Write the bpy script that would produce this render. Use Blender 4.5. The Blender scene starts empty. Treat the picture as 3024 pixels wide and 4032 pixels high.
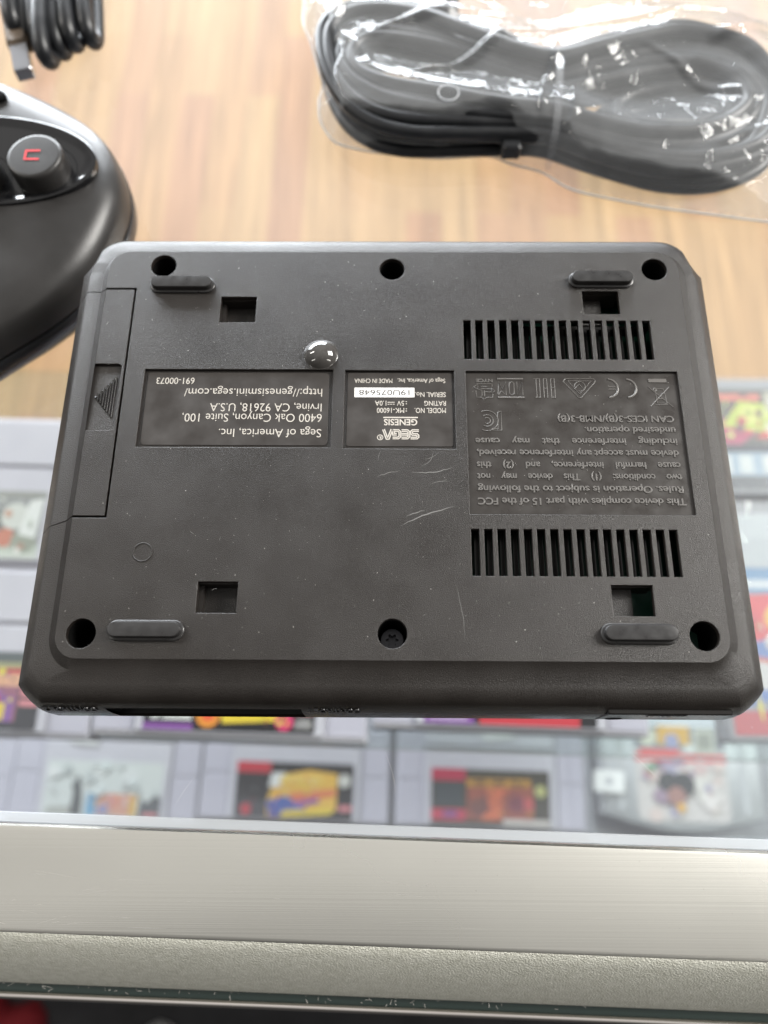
import bpy, bmesh, math, random
import numpy as np
from mathutils import Matrix, Vector
random.seed(7)
S = bpy.context.scene
COL = S.collection
M = 0.001            # everything below is written in millimetres
# ------------------------------------------------------------------ camera
cam_d = bpy.data.cameras.new('camera')
cam = bpy.data.objects.new('camera', cam_d); COL.objects.link(cam); S.camera = cam
cam_d.sensor_fit = 'VERTICAL'; cam_d.sensor_height = 36.0; cam_d.lens = 27.23
cam_d.clip_start = 0.005; cam_d.clip_end = 30
right = Vector((0.99995259, 0.00722007, -0.00653362)); fwd = Vector((-0.00855848, 0.33164138, -0.94336671))
up = right.cross(fwd)
cam.matrix_world = Matrix(((right.x, up.x, -fwd.x, -0.00025758), (right.y, up.y, -fwd.y, -0.07429916), (right.z, up.z, -fwd.z, 0.19845737), (0, 0, 0, 1)))
cam_d.dof.use_dof = True; cam_d.dof.focus_distance = 0.172; cam_d.dof.aperture_fstop = 8.6
# ------------------------------------------------------------------ light
W = bpy.data.worlds.new('World'); S.world = W; W.use_nodes = True
nt = W.node_tree; nt.nodes.clear()
wo = nt.nodes.new('ShaderNodeOutputWorld'); bg = nt.nodes.new('ShaderNodeBackground')
tc = nt.nodes.new('ShaderNodeTexCoord'); sx = nt.nodes.new('ShaderNodeSeparateXYZ')
rz = nt.nodes.new('ShaderNodeMapRange'); ry = nt.nodes.new('ShaderNodeMapRange'); mu = nt.nodes.new('ShaderNodeMath'); mu.operation = 'MULTIPLY'
rz.inputs['From Min'].default_value = -0.1; rz.inputs['From Max'].default_value = 0.9; rz.inputs['To Min'].default_value = 0.3; rz.inputs['To Max'].default_value = 1.0
ry.inputs['From Min'].default_value = -0.75; ry.inputs['From Max'].default_value = 0.1; ry.inputs['To Min'].default_value = 0.17; ry.inputs['To Max'].default_value = 1.0
nt.links.new(tc.outputs['Generated'], sx.inputs[0]); nt.links.new(sx.outputs['Z'], rz.inputs['Value']); nt.links.new(sx.outputs['Y'], ry.inputs['Value'])
nt.links.new(rz.outputs[0], mu.inputs[0]); nt.links.new(ry.outputs[0], mu.inputs[1]); 
m2 = nt.nodes.new('ShaderNodeMath'); m2.operation = 'MULTIPLY'; m2.inputs[1].default_value = 0.66
wn = nt.nodes.new('ShaderNodeTexNoise'); wn.inputs['Scale'].default_value = 3.2; wn.inputs['Detail'].default_value = 1.5      # soft blotches added so metal and plastic show uneven reflections
wr = nt.nodes.new('ShaderNodeMapRange'); wr.inputs['From Min'].default_value = 0.35; wr.inputs['From Max'].default_value = 0.65; wr.inputs['To Min'].default_value = 0.68; wr.inputs['To Max'].default_value = 1.22
m3 = nt.nodes.new('ShaderNodeMath'); m3.operation = 'MULTIPLY'
nt.links.new(tc.outputs['Generated'], wn.inputs['Vector']); nt.links.new(wn.outputs['Fac'], wr.inputs['Value']); nt.links.new(wr.outputs[0], m3.inputs[1]); nt.links.new(mu.outputs[0], m3.inputs[0])
nt.links.new(m3.outputs[0], m2.inputs[0]); nt.links.new(m2.outputs[0], bg.inputs['Strength'])
bg.inputs['Color'].default_value = (1.0, 0.975, 0.94, 1)
nt.links.new(bg.outputs[0], wo.inputs[0])
def area(name, loc, target, sx_, sy_, power, col):
    d = bpy.data.lights.new(name, 'AREA'); d.shape = 'RECTANGLE'; d.size = sx_; d.size_y = sy_; d.energy = power; d.color = col
    o = bpy.data.objects.new(name, d); COL.objects.link(o); o.location = loc
    o.rotation_euler = (Vector(target) - Vector(loc)).to_track_quat('-Z', 'Y').to_euler()
    return o
area('shop_window', (-1.0, 2.6, 0.56), (-0.5, 0.2, 0.4), 3.4, 1.05, 270, (0.90, 0.95, 1.0))
area('side_fill', (2.0, 0.75, 1.55), (0, 0, 0), 1.0, 1.1, 84, (1.0, 0.98, 0.94))  # added fill lamp rather than a window; lifts the console's sheen at right
for x_, y_, p_ in ((-2.2, 0.9, 24), (2.2, 0.9, 31), (-2.2, -1.2, 9), (2.2, -1.2, 11)):
    area('ceiling_lamp', (x_, y_, 1.7), (x_ * 0.4, y_, 0), 0.2, 1.2, p_, (1.0, 0.96, 0.89))
S.view_settings.view_transform = 'Standard'; S.view_settings.look = 'None'; S.view_settings.exposure = 0; S.view_settings.gamma = 1
S.view_settings.use_curve_mapping = False
S.render.engine = 'CYCLES'
S.cycles.max_bounces = 14; S.cycles.transparent_max_bounces = 24; S.cycles.glossy_bounces = 6
S.cycles.caustics_reflective = False; S.cycles.caustics_refractive = False
# ------------------------------------------------------------------ materials
def mat(name, col, rough=0.5, metal=0.0, spec=0.5, bump=None, var=None, coat=0.0):
    m = bpy.data.materials.new(name); m.use_nodes = True; n = m.node_tree; b = n.nodes['Principled BSDF']
    b.inputs['Base Color'].default_value = (*col, 1); b.inputs['Roughness'].default_value = rough; b.inputs['Metallic'].default_value = metal
    b.inputs['Specular IOR Level'].default_value = spec; b.inputs['Coat Weight'].default_value = coat
    if bump or var:
        t = n.nodes.new('ShaderNodeTexCoord')
    if bump:                                   # (scale xyz, strength, distance)
        mp = n.nodes.new('ShaderNodeMapping'); mp.inputs['Scale'].default_value = bump[0]
        no = n.nodes.new('ShaderNodeTexNoise'); no.inputs['Scale'].default_value = 1.0; no.inputs['Detail'].default_value = 2.5
        bu = n.nodes.new('ShaderNodeBump'); bu.inputs['Strength'].default_value = bump[1]; bu.inputs['Distance'].default_value = bump[2]
        n.links.new(t.outputs['Object'], mp.inputs[0]); n.links.new(mp.outputs[0], no.inputs['Vector'])
        n.links.new(no.outputs['Fac'], bu.inputs['Height']); n.links.new(bu.outputs[0], b.inputs['Normal'])
    if var:                                    # (scale, colour b, roughness a, roughness b)
        no2 = n.nodes.new('ShaderNodeTexNoise'); no2.inputs['Scale'].default_value = var[0]; no2.inputs['Detail'].default_value = 5
        mx = n.nodes.new('ShaderNodeMix'); mx.data_type = 'RGBA'; mx.inputs['A'].default_value = (*col, 1); mx.inputs['B'].default_value = (*var[1], 1)
        r = n.nodes.new('ShaderNodeMapRange'); r.inputs['From Min'].default_value = 0.3; r.inputs['From Max'].default_value = 0.7
        r.inputs['To Min'].default_value = var[2]; r.inputs['To Max'].default_value = var[3]
        cr = n.nodes.new('ShaderNodeMapRange'); cr.inputs['From Min'].default_value = 0.35; cr.inputs['From Max'].default_value = 0.65
        n.links.new(t.outputs['Object'], no2.inputs['Vector']); n.links.new(no2.outputs['Fac'], cr.inputs['Value']); n.links.new(cr.outputs[0], mx.inputs['Factor'])
        n.links.new(mx.outputs['Result'], b.inputs['Base Color']); n.links.new(no2.outputs['Fac'], r.inputs['Value']); n.links.new(r.outputs[0], b.inputs['Roughness'])
    return m
def film(name, tint, haze, gloss_rough=0.03, ior=1.45, bump=None, hcol=(0.9, 0.93, 0.96)):
    m = bpy.data.materials.new(name); m.use_nodes = True; n = m.node_tree; n.nodes.clear()
    o = n.nodes.new('ShaderNodeOutputMaterial'); tr = n.nodes.new('ShaderNodeBsdfTransparent'); tr.inputs[0].default_value = (*tint, 1)
    gl = n.nodes.new('ShaderNodeBsdfGlossy'); gl.inputs['Roughness'].default_value = gloss_rough
    df = n.nodes.new('ShaderNodeBsdfDiffuse'); df.inputs[0].default_value = (*hcol, 1)
    lw = n.nodes.new('ShaderNodeLayerWeight'); lw.inputs['Blend'].default_value = 0.5          # Schlick reflectance of a thin pane
    pw = n.nodes.new('ShaderNodeMath'); pw.operation = 'POWER'; pw.inputs[1].default_value = 5
    f0 = ((ior - 1) / (ior + 1)) ** 2
    fr = n.nodes.new('ShaderNodeMath'); fr.operation = 'MULTIPLY_ADD'; fr.inputs[1].default_value = 1 - f0; fr.inputs[2].default_value = f0
    n.links.new(lw.outputs['Facing'], pw.inputs[0]); n.links.new(pw.outputs[0], fr.inputs[0])
    a = n.nodes.new('ShaderNodeMixShader'); a.inputs[0].default_value = haze
    c = n.nodes.new('ShaderNodeMixShader')
    n.links.new(tr.outputs[0], a.inputs[1]); n.links.new(df.outputs[0], a.inputs[2])
    n.links.new(fr.outputs[0], c.inputs[0]); n.links.new(a.outputs[0], c.inputs[1]); n.links.new(gl.outputs[0], c.inputs[2]); n.links.new(c.outputs[0], o.inputs[0])
    if bump:
        t = n.nodes.new('ShaderNodeTexCoord'); no = n.nodes.new('ShaderNodeTexNoise'); no.inputs['Scale'].default_value = bump[0]; no.inputs['Detail'].default_value = 3
        no.inputs['Distortion'].default_value = 0.6
        bu = n.nodes.new('ShaderNodeBump'); bu.inputs['Strength'].default_value = bump[1]; bu.inputs['Distance'].default_value = bump[2]
        n.links.new(t.outputs['Object'], no.inputs['Vector']); n.links.new(no.outputs['Fac'], bu.inputs['Height'])
        n.links.new(bu.outputs[0], gl.inputs['Normal']); n.links.new(bu.outputs[0], lw.inputs['Normal'])
    return m
def grained(name, a, b, r0, r1, scale, strength):
    return mat(name, a, 0.5, 0, 0.5, ((scale, scale, scale), strength, 0.0004), (90, b, r0, r1))
PL = grained('black_grained_plastic', (0.0145, 0.0118, 0.0102), (0.0190, 0.0158, 0.0138), 0.30, 0.42, 5400, 0.36)
PLS = mat('black_smooth_plastic', (0.012, 0.011, 0.0105), 0.2, bump=((1500,) * 3, 0.04, 0.0001))
PANEL = mat('satin_panel_plastic', (0.030, 0.026, 0.0235), 0.30, bump=((420,) * 3, 0.05, 0.0002), var=(260, (0.036, 0.032, 0.029), 0.24, 0.42))
EMB = mat('embossed_plastic_glint', (0.125, 0.117, 0.11), 0.28)  # same plastic as the panel, lightened to carry the window glints on letters
STK = mat('sticker_film', (0.030, 0.026, 0.0235), 0.36, var=(150, (0.047, 0.042, 0.039), 0.28, 0.48))
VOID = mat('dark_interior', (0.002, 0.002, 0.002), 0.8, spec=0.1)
PCB = mat('green_circuit_board', (0.006, 0.055, 0.034), 0.4)
WHITE = mat('white_print', (0.52, 0.485, 0.435), 0.5)
INK = mat('black_ink', (0.012, 0.012, 0.014), 0.5)
RUB = mat('grey_rubber', (0.022, 0.021, 0.021), 0.3, var=(500, (0.027, 0.026, 0.026), 0.26, 0.40))
SCUFF = mat('scuff_mark', (0.16, 0.155, 0.15), 0.6)
DUST = mat('pale_dust', (0.55, 0.53, 0.50), 0.8)
GLOSS = mat('gloss_black', (0.008, 0.008, 0.009), 0.05, coat=0.3)
DOME = mat('glossy_bumper', (0.055, 0.051, 0.048), 0.04, spec=0.9, coat=0.25)
STEEL = mat('dark_screw_steel', (0.05, 0.05, 0.055), 0.3, 0.9)
CTRL = mat('controller_plastic', (0.022, 0.021, 0.0205), 0.36, bump=((1800,) * 3, 0.25, 0.0001), var=(110, (0.027, 0.0255, 0.025), 0.34, 0.42))
RED = mat('red_print', (0.62, 0.02, 0.03), 0.45)
CABLE = mat('black_cable_sheath', (0.0085, 0.0095, 0.0115), 0.36, var=(200, (0.012, 0.013, 0.0155), 0.32, 0.46))
NICKEL = mat('nickel_shell', (0.42, 0.42, 0.44), 0.22, 1.0)
ALU = mat('brushed_aluminium', (0.83, 0.815, 0.755), 0.25, 1.0, bump=((3.3, 2900, 11), 0.10, 0.0002), var=(9, (0.87, 0.86, 0.80), 0.20, 0.30))
HAMMER = mat('hammered_metal_paint', (0.78, 0.78, 0.70), 0.45, 0.0, bump=((2000,) * 3, 0.6, 0.0006), var=(520, (0.66, 0.66, 0.58), 0.36, 0.54))
LIP = mat('polished_lip', (0.85, 0.80, 0.76), 0.12, 1.0)
SNES = mat('grey_cartridge_plastic', (0.56, 0.55, 0.615), 0.5, var=(40, (0.59, 0.58, 0.64), 0.45, 0.58))
SNESD = mat('darker_cartridge_plastic', (0.53, 0.515, 0.605), 0.5)
N64 = mat('slate_cartridge_plastic', (0.44, 0.455, 0.48), 0.45, var=(40, (0.47, 0.485, 0.51), 0.4, 0.52))
GLASS = film('counter_glass', (0.975, 0.988, 0.985), 0.058, 0.0, 1.5, hcol=(0.78, 0.81, 0.92))  # haze colour stands in for surface dust and the pale reflected veil
SHELF = film('shelf_glass', (0.93, 0.97, 0.96), 0.02, 0.0, 1.5)
GEDGE = mat('green_glass_edge', (0.026, 0.042, 0.038), 0.3)
EDGEREFL_RIM = film('edge_reflection_and_rim', (0.95, 0.97, 0.98), 0.42, 0.1, 1.45, hcol=(0.84, 0.88, 0.93))  # whitish haze paints the glass edge reflection; also used for the holder rim
BAG = film('clear_bag_film', (0.985, 0.985, 0.985), 0.14, 0.06, 1.5, (170, 0.6, 0.0012))
BAGE = film('bag_seam', (0.97, 0.97, 0.97), 0.5, 0.05, 1.5)
TIE = film('clear_tie', (0.9, 0.9, 0.92), 0.12, 0.15, 1.5)
SLEEVE = film('clear_plastic_sleeve', (0.985, 0.985, 0.985), 0.08, 0.03, 1.5, (60, 0.4, 0.002))
DARKFLOOR = mat('dark_carpet', (0.016, 0.016, 0.018), 0.9, var=(30, (0.03, 0.03, 0.033), 0.85, 0.95))
_cc = {}
def colmat(c):
    k = tuple(round(v, 3) for v in c)
    if k not in _cc: _cc[k] = mat('printed_colour', c, 0.35)
    return _cc[k]
def wood_mat():
    m = bpy.data.materials.new('parquet_laminate'); m.use_nodes = True; n = m.node_tree; b = n.nodes['Principled BSDF']; L = n.links.new
    t = n.nodes.new('ShaderNodeTexCoord'); mp = n.nodes.new('ShaderNodeMapping'); mp.inputs['Rotation'].default_value = (0, 0, math.radians(90 + 1.5)); mp.inputs['Scale'].default_value = (1, 1, 1)
    br = n.nodes.new('ShaderNodeTexBrick'); br.inputs['Scale'].default_value = 1; br.offset = 0.37; br.offset_frequency = 2; br.squash = 1
    br.inputs['Brick Width'].default_value = 0.23; br.inputs['Row Height'].default_value = 0.034; br.inputs['Mortar Size'].default_value = 0.0
    br.inputs['Color1'].default_value = (0, 0, 0, 1); br.inputs['Color2'].default_value = (1, 1, 1, 1)
    L(t.outputs['Object'], mp.inputs[0]); L(mp.outputs[0], br.inputs[0])
    cr = n.nodes.new('ShaderNodeValToRGB'); e = cr.color_ramp.elements
    e[0].position = 0; e[0].color = (0.345, 0.187, 0.098, 1); e[1].position = 1; e[1].color = (0.395, 0.252, 0.125, 1)
    for p, c in ((0.22, (0.36, 0.202, 0.112, 1)), (0.45, (0.37, 0.218, 0.107, 1)), (0.72, (0.38, 0.234, 0.113, 1))):
        q = e.new(p); q.color = c
    L(br.outputs['Color'], cr.inputs[0])
    mp2 = n.nodes.new('ShaderNodeMapping'); mp2.inputs['Rotation'].default_value = (0, 0, math.radians(1.5)); mp2.inputs['Scale'].default_value = (150, 7, 1)
    no = n.nodes.new('ShaderNodeTexNoise'); no.inputs['Scale'].default_value = 1; no.inputs['Detail'].default_value = 5; no.inputs['Distortion'].default_value = 0.7
    L(t.outputs['Object'], mp2.inputs[0]); L(mp2.outputs[0], no.inputs['Vector'])
    mr = n.nodes.new('ShaderNodeMapRange'); mr.inputs['From Min'].default_value = 0.3; mr.inputs['From Max'].default_value = 0.7; mr.inputs['To Min'].default_value = 0.76; mr.inputs['To Max'].default_value = 1.20
    L(no.outputs['Fac'], mr.inputs['Value'])
    mx = n.nodes.new('ShaderNodeMix'); mx.data_type = 'RGBA'; mx.blend_type = 'MULTIPLY'; mx.inputs['Factor'].default_value = 1
    L(cr.outputs[0], mx.inputs['A']); L(mr.outputs[0], mx.inputs['B']); L(mx.outputs['Result'], b.inputs['Base Color'])
    b.inputs['Roughness'].default_value = 0.62; b.inputs['Specular IOR Level'].default_value = 0.2
    return m
WOOD = wood_mat()
# ------------------------------------------------------------------ helpers (mm in, metres out)
def thing(name, label, cat, loc=(0, 0, 0), group=None):
    o = bpy.data.objects.new(name, None); COL.objects.link(o); o.location = Vector(loc) * M; o.empty_display_size = 0.01
    o['label'] = label; o['category'] = cat
    if group: o['group'] = group
    return o
def root_loc(p):
    v = Vector((0, 0, 0))
    while p is not None: v = v + p.location; p = p.parent
    return v
def link(name, me, mats, parent=None, smooth=False):
    me.name = name
    if not isinstance(mats, (list, tuple)): mats = [mats]
    for m in mats: me.materials.append(m)
    if parent is not None: me.transform(Matrix.Translation(-root_loc(parent)))
    if smooth is not False:
        me.polygons.foreach_set('use_smooth', [True] * len(me.polygons))
        if smooth is not True:
            me.set_sharp_from_angle(angle=math.radians(smooth))
    o = bpy.data.objects.new(name, me); COL.objects.link(o); o.parent = parent
    return o
def tag(o, label, cat, group=None):
    o['label'] = label; o['category'] = cat
    if group: o['group'] = group
    return o
class MB:
    def __init__(s): s.v = []; s.f = []; s.mi = []
    def add(s, vs, fs, mi=0):
        k = len(s.v); s.v += [tuple(p) for p in vs]; s.f += [[i + k for i in f] for f in fs]; s.mi += [mi] * len(fs); return s
    def box(s, x0, y0, z0, x1, y1, z1, mi=0, b=0.0):
        if b <= 0:
            s.add([(x0, y0, z0), (x1, y0, z0), (x1, y1, z0), (x0, y1, z0), (x0, y0, z1), (x1, y0, z1), (x1, y1, z1), (x0, y1, z1)],
                  [[0, 3, 2, 1], [4, 5, 6, 7], [0, 1, 5, 4], [1, 2, 6, 5], [2, 3, 7, 6], [3, 0, 4, 7]], mi)
        else:
            def ring(x0, y0, x1, y1, z): return [(x0 + b, y0, z), (x1 - b, y0, z), (x1, y0 + b, z), (x1, y1 - b, z), (x1 - b, y1, z), (x0 + b, y1, z), (x0, y1 - b, z), (x0, y0 + b, z)]
            s.loft([ring(x0 + b * .5, y0 + b * .5, x1 - b * .5, y1 - b * .5, z0), ring(x0, y0, x1, y1, z0 + b * .5), ring(x0, y0, x1, y1, z1 - b), ring(x0 + b, y0 + b, x1 - b, y1 - b, z1)], True, True, mi)
        return s
    def loft(s, rings, cap0=False, cap1=False, mi=0):
        n = len(rings[0]); vs = [p for r in rings for p in r]; fs = []
        for i in range(len(rings) - 1):
            for j in range(n):
                k = (j + 1) % n; fs.append([i * n + j, i * n + k, (i + 1) * n + k, (i + 1) * n + j])
        if cap0: fs.append(list(range(n))[::-1])
        if cap1: fs.append([(len(rings) - 1) * n + j for j in range(n)])
        return s.add(vs, fs, mi)
    def lathe(s, cx, cy, prof, n=32, mi=0, cap=True, ax=1.0, ay=1.0):
        rings = [[(cx + r * ax * math.cos(2 * math.pi * j / n), cy + r * ay * math.sin(2 * math.pi * j / n), z) for j in range(n)] for r, z in prof]
        return s.loft(rings, False, cap, mi)
    def mesh(s, scale=M):
        me = bpy.data.meshes.new('m'); me.from_pydata([(x * scale, y * scale, z * scale) for x, y, z in s.v], [], s.f)
        me.polygons.foreach_set('material_index', s.mi); me.update()
        bm = bmesh.new(); bm.from_mesh(me); bmesh.ops.recalc_face_normals(bm, faces=bm.faces); bm.to_mesh(me); bm.free(); return me
    def build(s, name, mats, parent=None, smooth=False): return link(name, s.mesh(), mats, parent, smooth)
def curve_to_mesh(cu):
    o = bpy.data.objects.new('tmp', cu); COL.objects.link(o); dg = bpy.context.evaluated_depsgraph_get()
    me = bpy.data.meshes.new_from_object(o.evaluated_get(dg)); bpy.data.objects.remove(o); bpy.data.curves.remove(cu)
    me.materials.clear(); return me
def fill2d(loops, z0, z1, bev=0.0):
    """solid plate between z0 and z1 bounded by 2-D loops (first the outline, then holes), with slightly rounded edges"""
    cu = bpy.data.curves.new('c', 'CURVE'); cu.dimensions = '2D'; cu.fill_mode = 'BOTH'
    cu.extrude = max(0.0, (z1 - z0) / 2 - bev) * M; cu.bevel_depth = bev * M; cu.bevel_resolution = 1; cu.offset = -bev * M
    for lp in loops:
        sp = cu.splines.new('POLY'); sp.points.add(len(lp) - 1); sp.use_cyclic_u = True
        for p, (x, y) in zip(sp.points, lp): p.co = (x * M, y * M, 0, 1)
    me = curve_to_mesh(cu); me.transform(Matrix.Translation((0, 0, (z0 + z1) / 2 * M))); return me
def tubes(paths, r, smooth_path=True, cyclic=False, res=4, flat=1.0):
    cu = bpy.data.curves.new('c', 'CURVE'); cu.dimensions = '3D'; cu.bevel_depth = r * M; cu.bevel_resolution = res; cu.use_fill_caps = True; cu.resolution_u = 8
    for pth in paths:
        sp = cu.splines.new('NURBS' if smooth_path else 'POLY'); sp.points.add(len(pth) - 1)
        for p, q in zip(sp.points, pth): p.co = (q[0] * M, q[1] * M, q[2] * M, 1)
        sp.use_cyclic_u = cyclic
        if smooth_path: sp.order_u = 3; sp.use_endpoint_u = not cyclic
    return curve_to_mesh(cu)
def circ(cx, cy, r, n=40): return [(cx + r * math.cos(2 * math.pi * k / n), cy + r * math.sin(2 * math.pi * k / n)) for k in range(n)]
def rect(x0, y0, x1, y1): return [(x0, y0), (x1, y0), (x1, y1), (x0, y1)]
def rrect(x0, y0, x1, y1, r, k=7):
    out = []
    for cx, cy, a0 in ((x1 - r, y1 - r, 0), (x0 + r, y1 - r, 90), (x0 + r, y0 + r, 180), (x1 - r, y0 + r, 270)):
        out += [(cx + r * math.cos(math.radians(a0 + 90 * i / k)), cy + r * math.sin(math.radians(a0 + 90 * i / k))) for i in range(k + 1)]
    return out
def join(meshes):
    bm = bmesh.new()
    for m in meshes: bm.from_mesh(m)
    me = bpy.data.meshes.new('m'); bm.to_mesh(me); bm.free()
    for m in meshes: bpy.data.meshes.remove(m)
    return me
def text_raw(s, word=1.0, bold=0.0, ext=0.0, bev=0.0, shear=0.0):
    cu = bpy.data.curves.new('t', 'FONT'); cu.body = s; cu.size = 1; cu.space_word = word; cu.offset = bold; cu.extrude = ext; cu.bevel_depth = bev; cu.bevel_resolution = 1; cu.shear = shear
    cu.resolution_u = 4
    return curve_to_mesh(cu)
def bounds(me):
    a = np.empty(len(me.vertices) * 3, np.float32); me.vertices.foreach_get('co', a); a = a.reshape(-1, 3); return a.min(0), a.max(0)
_h = text_raw('H'); CAP = float(bounds(_h)[1][1]); bpy.data.meshes.remove(_h)
def line(s, xl, xr, yc, cap, z, bold=0.0, ext=0.0, bev=0.0, justify=False, mirror_y=False, shear=0.0):
    """one line of writing that fills xl..xr, turned half round (the console lies with its back to the viewer)"""
    k = cap / CAP; word = 1.0
    if justify:
        def wd(w):
            m_ = text_raw(s, w); b = bounds(m_); bpy.data.meshes.remove(m_); return float(b[1][0] - b[0][0]) * k * 0.93
        w1, w2 = wd(1.0), wd(2.0); word = max(0.6, min(4.0, 1 + (xr - xl - w1) / max(1e-6, w2 - w1)))
    m_ = text_raw(s, word, bold, ext / k, bev / k, shear); lo, hi = bounds(m_)
    fx = (xr - xl) / float(hi[0] - lo[0])
    T = Matrix.Translation(((xr) * M, (yc + cap / 2) * M, z * M)) @ Matrix.Rotation(math.pi, 4, 'Z') @ Matrix.Diagonal((fx * M, k * M, k * M, 1)) @ Matrix.Translation((-float(lo[0]), 0, 0))
    m_.transform(T); return m_
def ribbon(mb, pts, w, z, mi=0):
    """flat stroke of width w along a 2-D path"""
    P = [Vector((x, y)) for x, y in pts]; L, R = [], []
    for i, p in enumerate(P):
        a = (P[i] - P[i - 1]).normalized() if i else (P[1] - P[0]).normalized()
        b = (P[i + 1] - P[i]).normalized() if i < len(P) - 1 else a
        t = (a + b).normalized() if (a + b).length > 1e-6 else a
        n_ = Vector((-t.y, t.x)); d = w / 2 / max(0.5, n_.dot(Vector((-a.y, a.x))))
        L.append(p + n_ * d); R.append(p - n_ * d)
    for i in range(len(P) - 1):
        mb.add([(*L[i], z), (*L[i + 1], z), (*R[i + 1], z), (*R[i], z)], [[3, 2, 1, 0]], mi)
# ================================================================== DISPLAY CASE
TH = -1.55                                     # the case runs at a slight angle to the console
case = thing('display_case', 'glass topped shop display case with brushed metal front edge and wooden deck', 'display case', (0, -90, -950))
RC = Matrix.Rotation(math.radians(TH), 4, 'Z')
def cbuild(mb, name, m, parent, smooth=False):
    me = mb.mesh(); me.transform(RC); return link(name, me, m, parent, smooth)
YE = -86.05                                    # metal / glass joint, in the case's own frame
cbuild(MB().box(-700, YE + 0.1, -6, 700, 900, -0.15), 'glass_top', GLASS, case)
mb = MB()
prof = [(YE, -6.5), (YE, 0.9), (YE - 0.5, 1.45), (YE - 1.2, 1.6), (-107.9, 1.6), (-108.5, 1.52), (-108.85, 1.4)]
mb.loft([[(x, y, z) for y, z in prof + [(-108.85, -6.5)]] for x in (-700, 700)], True, True)
cbuild(mb, 'edge_trim', ALU, case, 25)
mb = MB()
prof = [(-108.9, 1.36), (-109.6, 0.9), (-111.5, -1.2), (-115, -6), (-118.5, -11.5), (-121.5, -17), (-123.6, -21), (-124.3, -23), (-124.3, -27), (-108.9, -27)]
mb.loft([[(x, y, z) for y, z in prof] for x in (-700, 700)], True, True)
cbuild(mb, 'edge_bevel', HAMMER, case, 40)
cbuild(MB().box(-700, -126.4, -30, 700, -124.35, -24.5), 'panel_gap', GEDGE, case)
me = tubes([[(-700, -127.3, -24.2), (700, -127.3, -24.2)]], 0.95, False); me.transform(RC); link('panel_lip', me, LIP, case, True)
cbuild(MB().box(-700, -127.2, -900, 700, -126.5, -31), 'front_panel', mat('black_panel', (0.01, 0.01, 0.011), 0.3), case)
cbuild(MB().box(-700, YE + 0.15, -0.14, 700, YE + 2.6, 0.5, b=0.25), 'edge_reflection_strip', EDGEREFL_RIM, case)  # added strip: pale reflection along the glass edge put into a hazy film
mb = MB(); mb.box(-700, -56, -226, 700, 158, -220); cbuild(mb, 'glass_shelf', SHELF, case)
cbuild(MB().box(-700, -56.9, -226, 700, -56.05, -220), 'shelf_edge', mat('pale_glass_edge', (.42, .50, .50), .2), case)
cbuild(MB().box(-900, -123, -440, 900, 1300, -420.2), 'wooden_deck', WOOD, case)
cbuild(MB().box(-900, -123, -420.15, 900, -4, -420.06), 'shelf_liner', mat('pale_grey_liner', (.42, .43, .47), .6), case)
# ------------------------------------------------------------------ floor beyond the case front
fl = MB().box(-3000, -3000, -960, 3000, 3000, -950.2).build('floor', DARKFLOOR); fl['kind'] = 'structure'
def cloth_lump(name, label, cat, cx, cy, rx, ry, h, m):
    mb = MB(); n, k = 26, 8; rings = []
    rnd = random.Random(cx)
    ph = [rnd.uniform(0, 6) for _ in range(4)]
    for i in range(k):
        t = i / (k - 1); rings.append([])
        for j in range(n):
            a = 2 * math.pi * j / n; w = 1 + 0.18 * math.sin(3 * a + ph[0]) + 0.10 * math.sin(5 * a + ph[1] + 2 * t) + 0.05 * math.sin(9 * a + ph[2])
            r = math.cos(t * 1.45) * w
            rings[-1].append((cx + rx * r * math.cos(a), cy + ry * r * math.sin(a), -950 + h * math.sin(t * 1.5) * (1 + 0.12 * math.sin(4 * a + ph[3]))))
    mb.loft(rings, False, True); o = mb.build(name, m, None, True); tag(o, label, cat); return o
# ================================================================== CARTRIDGES
def snes_body():
    mb = MB()
    mb.box(-69, 0, -20, 69, 87, -2.2, 0, 0.8)
    mb.box(-47.5, 2.2, -2.3, 47.5, 55.5, 0, 0, 0.6); mb.box(-47.5, 57, -2.3, 47.5, 84.5, 0.3, 0, 0.8)
    for s in (-1, 1):
        a, b = sorted((s * 49.0, s * 68.2))
        for y0 in (2.5, 33.5, 60.0): mb.box(a, y0, -2.3, b, y0 + (29.8 if y0 < 30 else 25.4), -1.5, 1, 0.3)
    return mb.mesh()
SB = snes_body()
def art_label(name, parent, w, h, cx, cy, z, base, patches, rot=0.0, corner=1.5):
    """printed label: base sheet and printed patches (u0,v0,u1,v1,colour) or ('c',u,v,r,colour), each a hair above the last"""
    mats = [colmat(base)]; mb = MB()
    mb.add([(x, y, z) for x, y in rrect(cx - w / 2, cy - h / 2, cx + w / 2, cy + h / 2, corner)], [list(range(32))])
    mb.add([(cx - w / 2 + corner, cy - h / 2 + corner, z - 0.2)], [])
    for i, p in enumerate(patches):
        c = p[-1]; mats.append(colmat(c)); zz = z + 0.02 * (i + 1)
        if p[0] == 'c':
            mb.add([(cx - w / 2 + w * p[1] + h * p[3] * math.cos(a * math.pi / 10), cy - h / 2 + h * p[2] + h * p[3] * math.sin(a * math.pi / 10), zz) for a in range(20)], [list(range(20))], i + 1)
        elif p[0] == 'p':
            mb.add([(cx - w / 2 + w * u, cy - h / 2 + h * v, zz) for u, v in p[1]], [list(range(len(p[1])))], i + 1)
        else:
            mb.add([(cx - w / 2 + w * u, cy - h / 2 + h * v, zz) for u, v in ((p[0], p[1]), (p[2], p[1]), (p[2], p[3]), (p[0], p[3]))], [[0, 1, 2, 3]], i + 1)
    return mb.build(name, mats, parent)
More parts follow.
